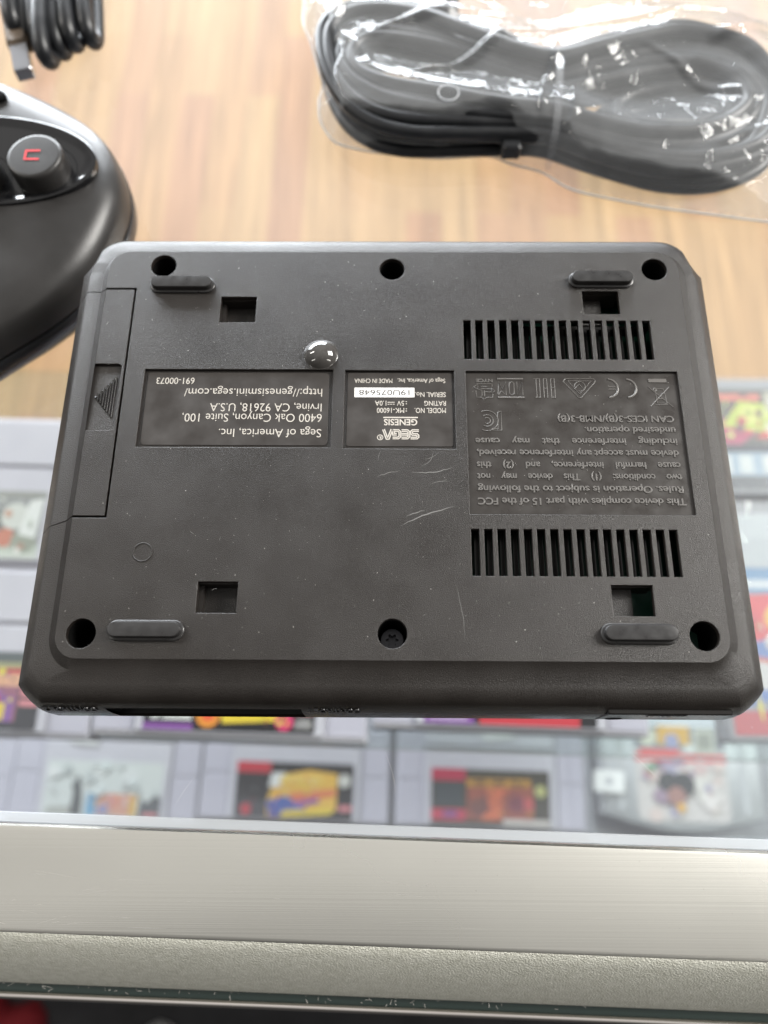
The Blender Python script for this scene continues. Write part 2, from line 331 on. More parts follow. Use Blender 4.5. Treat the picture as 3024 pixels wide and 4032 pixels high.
K_ = (0.012, 0.012, 0.015); RD = (0.55, 0.03, 0.05); PK = (0.72, 0.25, 0.28); YL = (0.80, 0.60, 0.05); OR = (0.80, 0.30, 0.04); PU = (0.25, 0.09, 0.36); WH = (0.78, 0.79, 0.78); BL = (0.06, 0.12, 0.42)
GY = (0.30, 0.31, 0.31); LG = (0.55, 0.60, 0.60)
def specks(seed, reg, cols, k, r0=.02, r1=.06):
    r = random.Random(seed); out = []
    for _ in range(k):
        u, v = r.uniform(reg[0], reg[2]), r.uniform(reg[1], reg[3]); c = r.choice(cols); j = r.uniform(.75, 1.25); c = tuple(min(.8, x * j) for x in c)
        if r.random() < .5: out.append(('c', u, v, r.uniform(r0, r1), c))
        else: a = r.uniform(0, 3.1); l = r.uniform(r0, r1) * 1.6; w = l * .3; out.append(('p', [(u - l * .45 * math.cos(a), v - l * math.sin(a)), (u + w * .45 * math.sin(a), v - w * math.cos(a)), (u + l * .45 * math.cos(a), v + l * math.sin(a)), (u - w * .45 * math.sin(a), v + w * math.cos(a))], c))
    return out
def cartridge(x, y, ztop, label, base, patches, first=[]):
    """x, y: middle of the near edge of the cartridge"""
    t = thing('game_cartridge', label, 'game cartridge', (x, y, ztop - 20), 'grey game cartridges lying in the display case')
    if not first:
        o = link('body', SB, [SNES, SNESD], None); first.append(o); o.parent = t; o.location = (0, 0, 0.02)
    else:
        o = first[0].copy(); COL.objects.link(o); o.parent = t; o.location = (0, 0, 0.02)
    t.rotation_euler = (0, 0, math.radians(TH))
    la = art_label('paper_label', None, 86, 38.5, 0, 22.5, 20.03, base, patches); la.parent = t
    return t
zA = -200; zC = -400
pA = [(0.0, 0.0, 1.0, 0.2, (0.5, 0.55, 0.48)), ('p', [(0.3, .2), (.55, .15), (.62, .7), (.45, .95), (.3, .7)], (0.7, 0.72, 0.68)), ('c', .72, .45, .28, (0.16, 0.17, 0.16)), ('c', .82, .62, .2, (0.62, 0.64, 0.6)), ('c', .78, .3, .14, (0.55, 0.2, 0.13)),
      ('c', .9, .25, .18, (0.30, 0.33, 0.27)), (0.0, 0.92, 1.0, 1.0, (0.32, 0.33, 0.3)), ('p', [(.86, .35), (.97, .3), (.99, .9), (.9, .85)], (0.75, 0.77, 0.75)), (0.0, 0.0, 1.0, .07, (0.62, 0.66, 0.60))]
pA += specks(1, (.2, .1, .95, .9), [(.7,.7,.66),(.2,.2,.18),(.5,.3,.22),(.6,.64,.58),(.35,.4,.33)], 26)
cartridge(-233.5, 36, zA, 'grey cartridge with a pale cream artwork label, at the left edge below the controller', GY, pA)
pB0 = [(0, .55, 1, 1, (0.34, 0.33, 0.16)), (0, .86, 1, 1, (0.08, 0.10, 0.10)), (.45, .1, .87, .62, (0.30, 0.10, 0.16)), (.6, .1, .85, .42, PU), (.5, .55, .88, .72, (0.75, .4, .25)), (.62, .12, .80, .34, YL), (.87, .0, 1, 1, K_), (.88, .42, .99, .56, PK), (.88, .3, .99, .38, PK), (.6, .72, .88, .78, RD), (.5, 0, .7, .14, RD)]
pB0 += specks(2, (.46, .12, .86, .8), [RD, YL, PU, (.7,.4,.2), K_], 22)
cartridge(-220, -52.5, zA, 'grey cartridge with yellow and purple artwork, beside the near left console corner', K_, pB0)
pB1 = [(0, 0, .29, .09, PU), (.04, .13, .28, .28, WH), (.04, .36, .28, .5, WH), ('c', .375, .2, .16, OR), ('c', .375, .2, .08, (0.85, .12, .05)), ('p', [(.46, .1), (.82, .15), (.84, .36), (.44, .34)], YL), ('c', .82, .15, .12, (0.72, .05, .18)), (.88, .24, .99, .38, PK), (.88, .06, .98, .18, (.35, .34, .34)), (.3, .5, .86, 1, (0.25, .08, .1))]
pB1 += specks(3, (.46, .10, .84, .36), [YL, (.85,.7,.1), (.3,.1,.05), K_], 14, .015, .04) + specks(13, (.05, .14, .27, .28), [K_, WH], 10, .012, .03) + specks(14, (.88, .06, .98, .2), [K_, (.5,.5,.5)], 8, .01, .02)
cartridge(-80.6, -53.5, zA, 'grey cartridge with orange disc and yellow title on black, under the near console edge', K_, pB1)
pB2 = [(0, 0, .29, .2, PU), (.03, .05, .25, .1, (0.6, .5, .7)), (.32, .0, .90, .26, (0.62, .05, .07)), (.32, .3, .9, 1, (0.4, .2, .12)), (.91, .5, .99, .6, PK)]
pB2 += specks(4, (.34, .3, .88, .9), [RD, OR, K_, (.5,.3,.2)], 18)
cartridge(59.8, -49.5, zA, 'grey cartridge with a purple corner and red band on its label, below the console edge', K_, pB2)
pC0 = [(0, 0, 1, 1, (0.30, .2, .18)), (.86, .1, .99, .9, (0.25, .17, .17)), (.2, .3, .8, .8, (.45, .3, .2))]
pC0 += specks(5, (.1, .1, .9, .9), [(.3,.2,.18),(.4,.3,.28),(.2,.15,.2)], 16)
cartridge(-347, -103, zC, 'grey cartridge with a dull brown label at the far left of the lowest row', (0.3, .2, .2), pC0)
pC1 = [('p', [(.04, .02), (.3, .02), (.32, .2), (.04, .16)], (0.42, .43, .40)), ('p', [(.24, .02), (.34, .02), (.33, .35), (.30, .68), (.27, .74), (.25, .6), (.22, .58), (.25, .45)], (0.07, .08, .08)), (.37, .03, .8, .42, (0.66, .35, .26)), (.37, .03, .46, .42, (0.15, .38, .6)), (.74, .03, .8, .42, (.72, .45, .12)), ('c', .6, .3, .12, (.72, .28, .22)), ('c', .52, .14, .1, (.3, .3, .5)),
       ('p', [(.81, .02), (1, .02), (1, .36), (.95, .42), (.88, .28), (.83, .36)], (0.10, .11, .12)), (.86, .03, .98, .1, PK), ('c', .45, .85, .16, (.74, .77, .76)), ('c', .72, .72, .16, (.72, .75, .75))]
pC1 += specks(6, (.39, .05, .78, .4), [(.7,.35,.3),(.3,.35,.6),(.75,.5,.2),(.7,.5,.5)], 22, .015, .04) + specks(16, (.05, .45, .95, .97), [(.7,.73,.73),(.62,.67,.67)], 14, .05, .12)
cartridge(-209.5, -101.5, zC, 'grey cartridge with a pale sky label and a small dark figure', (0.66, 0.70, 0.69), pC1)
pC2 = [(0, .8, .29, 1, RD), (.02, .02, .27, .3, (.05, .05, .06)), ('c', .1, .15, .1, RD), ('p', [(.27, .3), (.34, .75), (.62, .88), (.86, .82), (.86, .16), (.28, .02)], (0.80, .48, .07)), ('p', [(.27, .3), (.4, .4), (.6, .32), (.6, .12), (.3, .03)], BL), ('p', [(.28, .55), (.3, .8), (.42, .82), (.38, .55)], WH),
       ('p', [(.45, .45), (.85, .55), (.85, .42), (.5, .3)], (.75, .2, .08)), ('p', [(.4, .02), (.82, .1), (.84, .22), (.4, .14)], YL), ('p', [(.36, .62), (.72, .66), (.74, .76), (.4, .78)], (.85, .62, .15)), ('p', [(.5, .2), (.72, .3), (.7, .38), (.5, .3)], PU), ('c', .92, .7, .12, (.66, .66, .62)), (.88, .16, .99, .26, PK)]
pC2 += specks(7, (.32, .2, .82, .78), [YL, OR, (.8,.55,.1), (.7,.15,.08), WH], 18, .015, .05) + specks(17, (.3, .05, .6, .3), [BL, PU, (.15,.25,.6)], 10, .015, .04) + specks(27, (.02, .1, .24, .7), [K_, (.1,.1,.12), (.3,.05,.08)], 10, .015, .04)
cartridge(-70, -101.5, zC, 'grey cartridge with yellow and blue artwork beside a red label corner', K_, pC2)
pC3 = [(0, .78, .29, 1, (.5, .02, .07)), (.02, .33, .27, .74, (.045, .06, .07)), (0, .08, .29, .28, (.6, .05, .1)), (.1, .14, .22, .24, (.2, .08, .3)), (.3, .1, .86, .72, (.34, .09, .06)), ('p', [(.3, .82), (.84, .84), (.84, .7), (.3, .68)], (.55, .28, .04)), ('p', [(.42, .1), (.5, .5), (.45, .66), (.66, .66), (.6, .5), (.58, .1)], (.72, .17, .07)), ('c', .4, .34, .18, (.2, .07, .06)), ('c', .72, .4, .16, (.24, .05, .08)), (.36, .72, .46, .8, (.2, .1, .03)), (.52, .72, .62, .8, (.2, .1, .03)), (.68, .72, .78, .8, (.2, .1, .03)),
       ('c', .92, .64, .11, (.5, .5, .2)), (.6, .02, .99, .13, (.62, .58, .55)), (.78, .3, .86, .5, (.6, .1, .1))]
pC3 += specks(8, (.32, .12, .84, .66), [(.6,.15,.06),(.3,.06,.05),(.7,.3,.08),(.15,.04,.05)], 26, .015, .05) + specks(18, (.32, .7, .84, .84), [(.6,.35,.05),(.25,.12,.03)], 12, .012, .03) + specks(28, (.62, .03, .97, .12), [(.3,.28,.26),(.7,.66,.62)], 10, .01, .02)
cartridge(72.5, -105.3, zC, 'grey cartridge with red and orange artwork on a dark label', (0.05, .045, .03), pC3)
# price stickers on cartridges
def price(x, y, z, w, h, rot, label):
    mb = MB(); mb.add([(px, py, 0.1) for px, py in rrect(-w / 2, -h / 2, w / 2, h / 2, 2.2)], [list(range(32))])
    mb.add([(px * 0.4, py * .5, 0.02 + .12) for px, py in rrect(-w / 4, -h / 2.6, w / 4, h / 2.6, 2)], [list(range(32))], 1)
    me = mb.mesh(); o = link('price_sticker', me, [colmat((.85, .86, .87)), colmat((.45, .46, .5))]); o.location = (x * M, y * M, z * M); o.rotation_euler = (0, 0, math.radians(rot))
    tag(o, label, 'price sticker', 'white price stickers on the cartridges')
price(-226, -40, zC + 0.75, 21, 15, -6, 'white price sticker above the pale sky cartridge label')
price(80, -35.5, zC + 0.75, 23, 13, 3, 'white price sticker above the grey cartridge label with red and orange artwork')
price(159.5, -71, zC + 1.6, 22, 15, -4, 'white price sticker on the slate cartridge, left of its crowded label')
# slate cartridge with curved front in the lowest row, under its clear sleeve
def slate(x, y, ztop, label, w, h, lw, lh, base, patches, ly):
    t = thing('slate_cartridge', label, 'game cartridge', (x, y, ztop - 19))
    n = 14; top = [(-w / 2, h), (-w / 2, 11)] + [(-w / 2 + w * i / n, 11 - 11 * math.sin(math.pi * i / n)) for i in range(1, n)] + [(w / 2, 11), (w / 2, h)]
    mb = MB()
    def sc(k, z): return [((px) * k, h / 2 + (py - h / 2) * k, z) for px, py in top]
    mb.loft([sc(.99, .2), sc(1, 2), sc(1, 15), sc(.97, 18), sc(.93, 19)], True, True)
    o = mb.build('body', N64, None, 35); o.parent = t
    for s in (-1, 1):
        mb = MB(); mb.box(*sorted((s * w * .40, s * w * .36))[:1], 14, 18.9, sorted((s * w * .40, s * w * .36))[1], h - 6, 19.5, 0, .2); o = mb.build('side_rib', N64, None); o.parent = t
    la = art_label('paper_label', None, lw, lh, 0, ly, 19.15, base, patches, 0, 5); la.parent = t
    t.rotation_euler = (0, 0, math.radians(TH)); return t
rp = random.Random(5); crowd = []
for k in range(46):
    c = rp.choice([(.62, .6, .58), (.55, .42, .42), (.3, .22, .3), (.12, .11, .13), (.66, .62, .62), (.5, .28, .28), (.35, .33, .45), (.6, .5, .48)])
    crowd.append(('c', rp.uniform(.08, .92), rp.uniform(.06, .6), rp.uniform(.03, .085), c))
pN = [(0, .62, 1, .70, (.7, .05, .06)), (.05, .70, .5, .75, (.72, .1, .1)), (0, .75, 1, 1, (.22, .22, .26)), ('c', .15, .88, .1, (.6, .58, .48)), (.26, .8, .62, 1, (.66, .36, .05)), ('c', .42, .84, .08, (.3, .3, .5)), (.66, .72, .9, .98, (.52, .51, .45)), (.70, .76, .86, .93, (.3, .29, .26)), (.56, .72, .66, .8, (.7, .7, .72))] + crowd + [('c', .34, .40, .11, (.04, .045, .05)), ('c', .5, .38, .13, (.03, .035, .04)), ('c', .42, .26, .1, (.32, .17, .15)), ('c', .46, .14, .05, (.66, .38, .08)), ('c', .16, .55, .05, (.2, .34, .24))]
slate(212, -106, zC, 'slate grey cartridge with a crowded red banded label and curved front', 118, 76, 66, 66, (.55, .52, .52), pN, 41)
t = thing('plastic_case', 'clear plastic holder around the slate grey cartridge', 'plastic holder', (212, -110, -420))
mb = MB()
for a in ((142, -109, 142.8, -18), (281.2, -109, 282, -18)): mb.box(a[0], a[1], -419.9, a[2], a[3], -392)
mb.box(142, -109.8, -419.9, 282, -109.05, -392); mb.build('side_wall', SLEEVE, t)
me = tubes([[(142.4, -18, -391.6), (142.4, -109.4, -391.6), (281.6, -109.4, -391.6), (281.6, -18, -391.6)]], 0.8, False); link('rim', me, EDGEREFL_RIM, t, True)
# two cased games on the glass shelf at the right
def cased(x0, y0, x1, y1, label, base, patches):
    t = thing('game_box', label, 'game box', ((x0 + x1) / 2, y0, -219.8), 'clear cased games at the right of the glass shelf')
    MB().box(x0 + 1, y0 + 1, -219.7, x1 - 1, y1 - 1, -203, 0, 1).build('tray', colmat((.33, .34, .36)), t)
    art_label('cover_sheet', t, x1 - x0 - 8, y1 - y0 - 12, (x0 + x1) / 2, (y0 + y1) / 2 - 2, -202.8, base, patches)
    me = MB().box(x0, y0, -219.75, x1, y1, -200.5, 0, 1.2).mesh(); link('clear_shell', me, SLEEVE, t)
pr = random.Random(11); pD = [(0, 0, 1, .12, (.10, .11, .12)), (0, .13, 1, .36, (.36, .46, .56)), (.05, .16, .12, .33, (.7, .72, .7)), (.16, .16, .22, .33, (.66, .7, .7)), (.27, .16, .31, .33, (.7, .72, .7)), (.35, .17, .43, .33, (.66, .7, .7)), (0, .36, 1, .44, (.05, .05, .06)), ('p', [(0, .44), (.18, .44), (.3, .62), (.14, .7), (0, .66)], (.5, .08, .16)), ('p', [(.1, .62), (.3, .56), (.5, .8), (.2, .88)], (.52, .6, .10)), ('c', .24, .74, .09, (.72, .72, .2)), ('p', [(.25, .5), (.6, .48), (.6, .7), (.35, .66)], (.62, .08, .06)), ('c', .5, .56, .1, (.5, .55, .2)), (.06, .88, .3, .95, (.7, .2, .14)), (.32, .76, .6, .97, (.5, .48, .38)), ('c', .34, .6, .07, (.7, .66, .5))]
pD += specks(9, (0, .46, .6, .95), [(.6,.65,.2),(.6,.1,.1),(.3,.4,.1),(.7,.65,.5),(.2,.1,.1)], 34, .015, .05)
cased(172, 77, 300, 151, 'cased game with green and red artwork above a pale blue band, right of the console', (.12, .11, .09), pD)
pE = [(0, .88, 1, 1, (.5, .54, .57)), (0, .74, 1, .88, (.45, .49, .52)), (0, .62, 1, .735, (.10, .25, .45)), (0, .64, .4, .68, (.6, .65, .7)), ('p', [(0, .6), (.3, .62), (.4, .42), (.12, .36), (0, .45)], (.66, .04, .05)), ('c', .26, .5, .07, (.8, .45, .08)), ('p', [(0, .36), (.3, .44), (.36, .2), (0, .1)], (.10, .2, .5)), ('p', [(.1, .34), (.34, .3), (.32, .16), (.12, .2)], (.55, .12, .08)), ('c', .15, .25, .06, (.6, .6, .6)), ('c', .3, .36, .05, (.65, .3, .1)), (0, 0, 1, .1, (.5, .05, .06))]
pE += specks(10, (0, .1, .5, .6), [RD, BL, YL, (.6,.6,.6), (.7,.3,.1)], 34, .015, .05)
cased(168, -54, 296, 75, 'cased game with red and blue artwork under a pale band, right of the console', (.3, .3, .33), pE)
# ================================================================== CONSOLE
ZP = 38.5
con = thing('game_console', 'black game console lying upside down on the glass counter with its underside up', 'game console', (0, -2.5, 0))
X0, X1, Y0, Y1 = -70.0, 70.0, -50.45, 50.45
DX, DT, DB = -62.75, 39.4, -19.45              # expansion cover bounds on the plate
TT, TB = 39.6, -21.2                           # and on the rim
# rings of the shell: (left x, right x, front y, back y, z left, z right, z front, z back, corner cut)
RG = [(-70.0, 70.0, -50.45, 50.45, 38.46, 38.46, 38.46, 38.46, 5.0, DT, DB),
      (-71.75, 72.1, -52.65, 51.55, 37.0, 37.0, 37.0, 37.0, 6.6, DT + .15, DB - .6),
      (-74.9, 74.2, -55.2, 53.4, 36.95, 36.95, 36.9, 36.7, 7.6, TT, TB),
      (-75.5, 74.9, -57.1, 55.0, 36.6, 36.6, 36.3, 36.1, 7.9, TT, TB),
      (-76.3, 75.7, -58.9, 56.1, 35.8, 35.8, 34.9, 35.2, 8.2, TT - .6, TB - .4),
      (-77.2, 76.6, -59.7, 56.8, 34.9, 34.9, 33.0, 33.8, 8.6, TT - 1.2, TB - .8),
      (-78.0, 77.4, -60.1, 57.2, 34.0, 34.0, 30.5, 31.5, 8.8, TT - 1.8, TB - 1.2),
      (-78.2, 77.6, -60.3, 57.3, 27.2, 27.2, 27.2, 27.2, 8.8, TT - 1.8, TB - 1.2),
      (-78.2, 77.6, -60.4, 57.3, 21.5, 21.5, 21.5, 21.5, 8.8, TT - 1.8, TB - 1.2),
      (-77.6, 77.0, -59.7, 56.7, 21.2, 21.2, 21.2, 21.2, 8.6, TT - 1.8, TB - 1.2),
      (-77.2, 76.6, -59.4, 56.4, 20.4, 20.4, 20.4, 20.4, 8.6, TT - 1.8, TB - 1.2),
      (-76.7, 76.1, -59.0, 56.0, 6.0, 6.0, 6.0, 6.0, 8.6, TT - 1.8, TB - 1.2),
      (-73.7, 73.1, -56.0, 53.0, 0.4, 0.4, 0.4, 0.4, 8.6, TT - 1.8, TB - 1.2)]
XP = (-59.8, -18.7)                            # controller port opening in the front wall
KC = 9
def shell_ring(g, gi):
    xl, xr, yf, yb, zl, zr, zf, zb, c, dt, db = g; out = []
    cf = c if gi < 2 else 0.5 * c                                # the front corners are cut less than the back ones
    def corner(cx, cy, sxn, syn, a0, za, zb_):
        c = g[8] if syn > 0 else cf
        if syn > 0 and gi >= 2:                                    # back corners: round rim, and below it a side that flares out from a slanting cut
            rim = RG[2][1] if sxn > 0 else -RG[2][0]; grow = min(gi - 2, 2) * 0.35; ax = rim + grow; side = xr if sxn > 0 else -xl
            for i in range(KC + 1):
                e = i * 90 / KC if sxn > 0 else 90 - i * 90 / KC
                def arc_(e_): return (ax - 8.4 + 8.4 * math.cos(math.radians(e_)), yb - 8.8 + 8.8 * math.sin(math.radians(e_)))
                q = arc_(e)
                if gi >= 3 and e < 40: f_ = e / 40; q1 = arc_(40); q = (side + (q1[0] - side) * f_, yb - 11.0 + (q1[1] - yb + 11.0) * f_)
                out.append((sxn * q[0], q[1], za + (zb_ - za) * i / KC))
            return
        for i in range(KC + 1):
            t = i / KC; a = math.radians(a0 + 90 * t)
            rx, ry = math.cos(a), math.sin(a)
            if gi >= 2:                                            # from the rim outward the corners are cut, with soft ends
                p = 1.25; q = (abs(rx) ** p + abs(ry) ** p) ** (1 / p); rx /= q; ry /= q
            out.append((cx + c * rx, cy + c * 1.12 * ry, za + (zb_ - za) * t))
    c2 = c * 1.12
    # anticlockwise from the right side's front
    corner(xr - c, yb - c2, 1, 1, 0, zr, zb)
    corner(xl + c, yb - c2, -1, 1, 90, zb, zl)
    out.append((xl, dt, zl)); out.append((xl, db, zl))
    corner(xl + cf, yf + cf * 1.12, -1, -1, 180, zl, zf)
    out.append((XP[0], yf, zf)); out.append((XP[1], yf, zf))
    corner(xr - cf, yf + cf * 1.12, 1, -1, 270, zf, zr)
    return out
rings = [shell_ring(g, i) for i, g in enumerate(RG)]
n = len(rings[0]); JD = 2 * (KC + 1); JP = JD + 2 + KC + 1
mb = MB(); vs = [p for r in rings for p in r]; fs = []; fsm = []; door_f = []
for i in range(len(rings) - 1):
    for j in range(n):
        k = (j + 1) % n; q = [i * n + j, i * n + k, (i + 1) * n + k, (i + 1) * n + j]
        if j == JD and i < 8: door_f.append((i, j)); continue
        if j == JP and i in (5, 6, 7): continue
        (fsm if j in (JP - 1, JP, JP + 1) and 6 <= i <= 7 else fs).append(q)
fs.append([(len(rings) - 1) * n + j for j in range(n)])
mb.add(vs, fs); mb.f += fsm; mb.mi += [1] * len(fsm)
shell = mb.build('shell', [PL, PLS], con, 32)
# ---- base plate with every opening cut through
holes = [(-56.56, 46.1, 3.1), (-0.19, 45.25, 3.05), (64.13, 45.33, 3.1), (-64.59, -45.14, 3.1), (0.22, -44.81, 3.1), (64.78, -44.94, 3.1)]
squares = [(-41.6, 30.0, -33.0, 37.15), (45.9, 32.6, 54.6, 39.05), (-41.1, -40.65, -32.6, -33.95), (46.4, -40.85, 55.1, -34.25)]
outer = []
full = rrect(X0, Y0, X1, Y1, 5.0, 8)
# the outline with the expansion cover's notch bitten out of the left side
g = 0.22
for p in full:
    outer.append(p)
    if abs(p[0] - X0) < 1e-6 and p[1] > 40 and len(outer) > 9:
        outer += [(X0, DT + g), (DX + g, DT + g), (DX + g, DB - g), (X0, DB - g)]
loops = [outer] + [circ(*h) for h in holes] + [rect(*q) for q in squares]
nv = 16; pT = (61.45 - 16.9 + 1.05) / nv; pB = (61.8 - 17.2 + 1.05) / nv
for k in range(nv):
    loops.append(rect(16.9 + k * pT, 20.15, 16.9 + k * pT + pT * 0.63, 30.7)); loops.append(rect(17.2 + k * pB, -32.35, 17.2 + k * pB + pB * 0.62, -21.9))
R1 = (-58.0, -2.7, -13.9, 17.2); R2 = (-11.05, -2.9, 14.4, 17.05); R3 = (17.1, -18.45, 66.3, 16.95)
for q in (R1, R2, R3): loops.append(rect(*q))
plate = link('base_plate', fill2d(loops, 37.1, ZP, 0.14), PL, con, 30)
# interior seen through the openings
for q in squares[:1] + squares[2:3]:
    mb = MB()
    mb.box(q[0] - .5, q[1] - .5, 31.5, q[2] + .5, q[3] + .5, 33.6)
    mb.box(q[0] - .7, q[1] - .7, 31.5, q[0] + 0.75, q[3] + .7, 35.6)
    mb.box(q[0] - .7, q[3] - .2, 31.5, q[2] + .7, q[3] + 0.9, 37.05); mb.box(q[2] + .01, q[1] - .7, 31.5, q[2] + 0.9, q[3] + .9, 37.04); mb.box(q[0] - .9, q[1] - .9, 31.5, q[2] + .7, q[1] - .01, 37.03)
    mb.build('inner_tray', PL, con)
for q in squares[1:2] + squares[3:]:
    mb = MB()
    mb.box(q[0] - .5, q[1] - .5, 31.5, q[0] + 5.4, q[3] + .5, 34.4)
    mb.box(q[0] - .7, q[3] - .1, 31.5, q[2] + .7, q[3] + 0.9, 37.05)
    mb.build('inner_tray', PL, con)
for xa, p_, w_, ya, yb_ in ((16.9, pT, .63, 19, 31), (17.2, pB, .62, -33, -21)):
    mb = MB(); mb.box(xa - .5, yb_ + .1, 31, xa + nv * p_, yb_ + 1, 34)
    for k in range(nv): mb.box(xa + k * p_ + 1.1, ya, 31, xa + k * p_ + p_ * w_ + .3, yb_, 34.0)
    mb.build('vent_baffle', PLS, con)
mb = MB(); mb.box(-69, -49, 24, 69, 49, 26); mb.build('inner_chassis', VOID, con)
mb = MB(); mb.box(15, -47.5, 27.5, 67, 43, 29.0); mb.build('circuit_board', PCB, con)
# screw wells
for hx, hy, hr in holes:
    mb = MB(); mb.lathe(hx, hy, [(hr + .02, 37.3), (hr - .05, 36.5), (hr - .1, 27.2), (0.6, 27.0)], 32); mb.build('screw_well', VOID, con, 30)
mb = MB(); star = []
for k in range(48):
    a = 2 * math.pi * k / 48; star.append(1.15 + 0.28 * math.cos(6 * a))
hx, hy = 0.2, -44.95
rr = lambda r, z: [(hx + r * math.cos(2 * math.pi * k / 48), hy + r * math.sin(2 * math.pi * k / 48), z) for k in range(48)]
ss = lambda z: [(hx + star[k] * math.cos(2 * math.pi * k / 48), hy + star[k] * math.sin(2 * math.pi * k / 48), z) for k in range(48)]
mb.loft([rr(2.75, 29), rr(2.7, 31.2), rr(2.4, 31.6), ss(31.6), ss(29.6)], False, True); mb.build('screw', STEEL, con, 35)
# expansion cover
mb = MB()
def door_pt(i, top):
    gq = RG[i]; off = 0.22; return (gq[0], gq[9] - off, gq[4]) if top else (gq[0], gq[10] + off, gq[4])
col_t = [(DX - g, DT - g, ZP), (RG[0][0], DT - g, ZP)] + [door_pt(i, True) for i in range(1, 9)]
col_b = [(DX - g, DB + g, ZP), (RG[0][0], DB + g, ZP)] + [door_pt(i, False) for i in range(1, 9)]
nn = len(col_t)
it = [(x + 1.2 if k else x, y, z - 1.4) for k, (x, y, z) in enumerate(col_t)]; ib = [(x + 1.2 if k else x, y, z - 1.4) for k, (x, y, z) in enumerate(col_b)]
vs = col_t + col_b + it + ib; fs = []
for k in range(1, nn - 1): fs.append([k, k + 1, nn + k + 1, nn + k])
for k in range(nn - 1):
    fs.append([k, k + 1, 2 * nn + k + 1, 2 * nn + k]); fs.append([nn + k, nn + k + 1, 3 * nn + k + 1, 3 * nn + k])
fs.append([0, nn, 3 * nn, 2 * nn])
mb.add(vs, fs)
door = mb.build('expansion_cover', PL, con, 30)
tabloop = [(X0 + .02, 18.6), (X0 + .02, 1.35)] + [(-64.9 + 1.1 * math.cos(math.radians(a)), 2.4 + 1.1 * math.sin(math.radians(a))) for a in range(-90, 1, 18)] + [(-63.6 + .0, 17.3)] + [(-64.6 + 1.0 * math.cos(math.radians(a)), 17.4 + 1.0 * math.sin(math.radians(a))) for a in range(0, 91, 18)]
dl = [(X0, DT - g), (X0, DB + g), (DX - g, DB + g), (DX - g, DT - g)]
# cover top skin: border around the finger recess, and the recess floor a little lower
skin = link('cover_skin', fill2d([[(X0, DT - g), (X0, 18.6), (-64.6, 18.6)] + [(-64.6 + 1.0 * math.cos(math.radians(a)), 17.6 + 1.0 * math.sin(math.radians(a))) for a in range(90, -1, -18)] + [(-63.8 + 1.0 * math.cos(math.radians(a)) - .8, 2.35 + 1.0 * math.sin(math.radians(a))) for a in range(0, -91, -18)] + [(X0, 1.35), (X0, DB + g), (DX - g, DB + g), (DX - g, DT - g)]], 37.7, ZP, 0.1), PL, door, 30)
mb = MB(); mb.add([(X0 - .3, 18.7, 37.62), (X0 - .3, 1.25, 38.2), (-63.4, 1.25, 38.2), (-63.4, 18.7, 37.62)], [[0, 1, 2, 3]])
mb.add([(X0 - .3, 18.7, 37.62), (X0 - .3, 1.25, 38.2), (X0 - .3, 1.25, 37.0), (X0 - .3, 18.7, 37.0)], [[0, 1, 2, 3]])
mb.build('grip_recess', PL, door)
paths = []
for k in range(8):
    t_ = k / 7; x = -68.9 + 4.25 * t_; hh = 0.25 + 5.0 * t_
    paths.append([(x, 9.98 - hh, 38.12), (x, 9.98 + hh * 1.02, 37.9)])
link('grip_ridges', tubes(paths, 0.2, False, res=2), PLS, door, True)
# feet
for fx, fy, w in ((-51.3, 40.3, 15.8), (50.75, 42.0, 15.8), (-51.1, -44.5, 16.1), (51.35, -44.6, 16.1)):
    def stad(k, z, w=w, fx=fx, fy=fy): 
        hw, hh = w / 2 - k, 2.15 - k; out = []
        for s_, a0 in ((1, -90), (-1, 90)):
            out += [(fx + s_ * (hw - hh) + hh * math.cos(math.radians(a0 + 15 * i)), fy + hh * math.sin(math.radians(a0 + 15 * i)), z) for i in range(13)]
        return out
    mb = MB(); mb.loft([stad(0, 38.4), stad(0, 38.95), stad(.12, 39.05), stad(.5, 39.1), stad(.52, 39.15), stad(.55, 40.3), stad(.7, 40.5), stad(1.15, 40.55)], False, True)
    mb.build('rubber_foot', RUB, con, 35)
# clear-topped dome and moulded ring
mb = MB(); rr_ = 4.0; hz = 2.3; RR = (rr_ ** 2 + hz ** 2) / (2 * hz)
mb.lathe(-16.85, 21.3, [(rr_, ZP)] + [(RR * math.sin(a), ZP + RR * math.cos(a) - (RR - hz)) for a in [math.asin(rr_ / RR) * (1 - i / 16) for i in range(16)]] + [(0.02, ZP + hz)], 48)
mb.build('rubber_dome', DOME, con, True)
me = tubes([[(x, y, ZP + .0) for x, y in circ(-53.7, -27.5, 2.05, 32)]], 0.14, False, True, 2); link('moulded_ring', me, PL, con, True)
# ---- address sticker in its recess
def floor_panel(name, q, z, m): return MB().box(q[0] - .3, q[1] - .3, 36.6, q[2] + .3, q[3] + .3, z).build(name, m, con)
ZR = 37.75
floor_panel('recess_floor', R1, ZR, PL); floor_panel('recess_floor', R2, ZR, PL)
s1 = link('address_sticker', fill2d([rrect(-57.3, -1.95, -14.75, 16.6, 1.0)], ZR + .02, ZR + .16, 0.04), STK, con)
zt = ZR + .185
ls = [line('Sega of America, Inc.', -39.6, -16.2, 1.1, 2.05, zt, -.006), line('6400 Oak Canyon, Suite 100,', -48.3, -16.2, 4.95, 2.05, zt, -.006), line('Irvine, CA 92618, U.S.A', -42.1, -16.3, 7.6, 2.05, zt, -.006),
      line('http://genesismini.sega.com/', -48.4, -16.3, 11.45, 2.05, zt, -.006), line('691-00073', -55.2, -46.3, 14.45, 1.6, zt, .001)]
link('lettering', join(ls), WHITE, s1)
s2 = link('rating_sticker', fill2d([rrect(-10.45, -2.1, 13.9, 16.7, .6)], ZR + .02, ZR + .16, 0.04), STK, con)
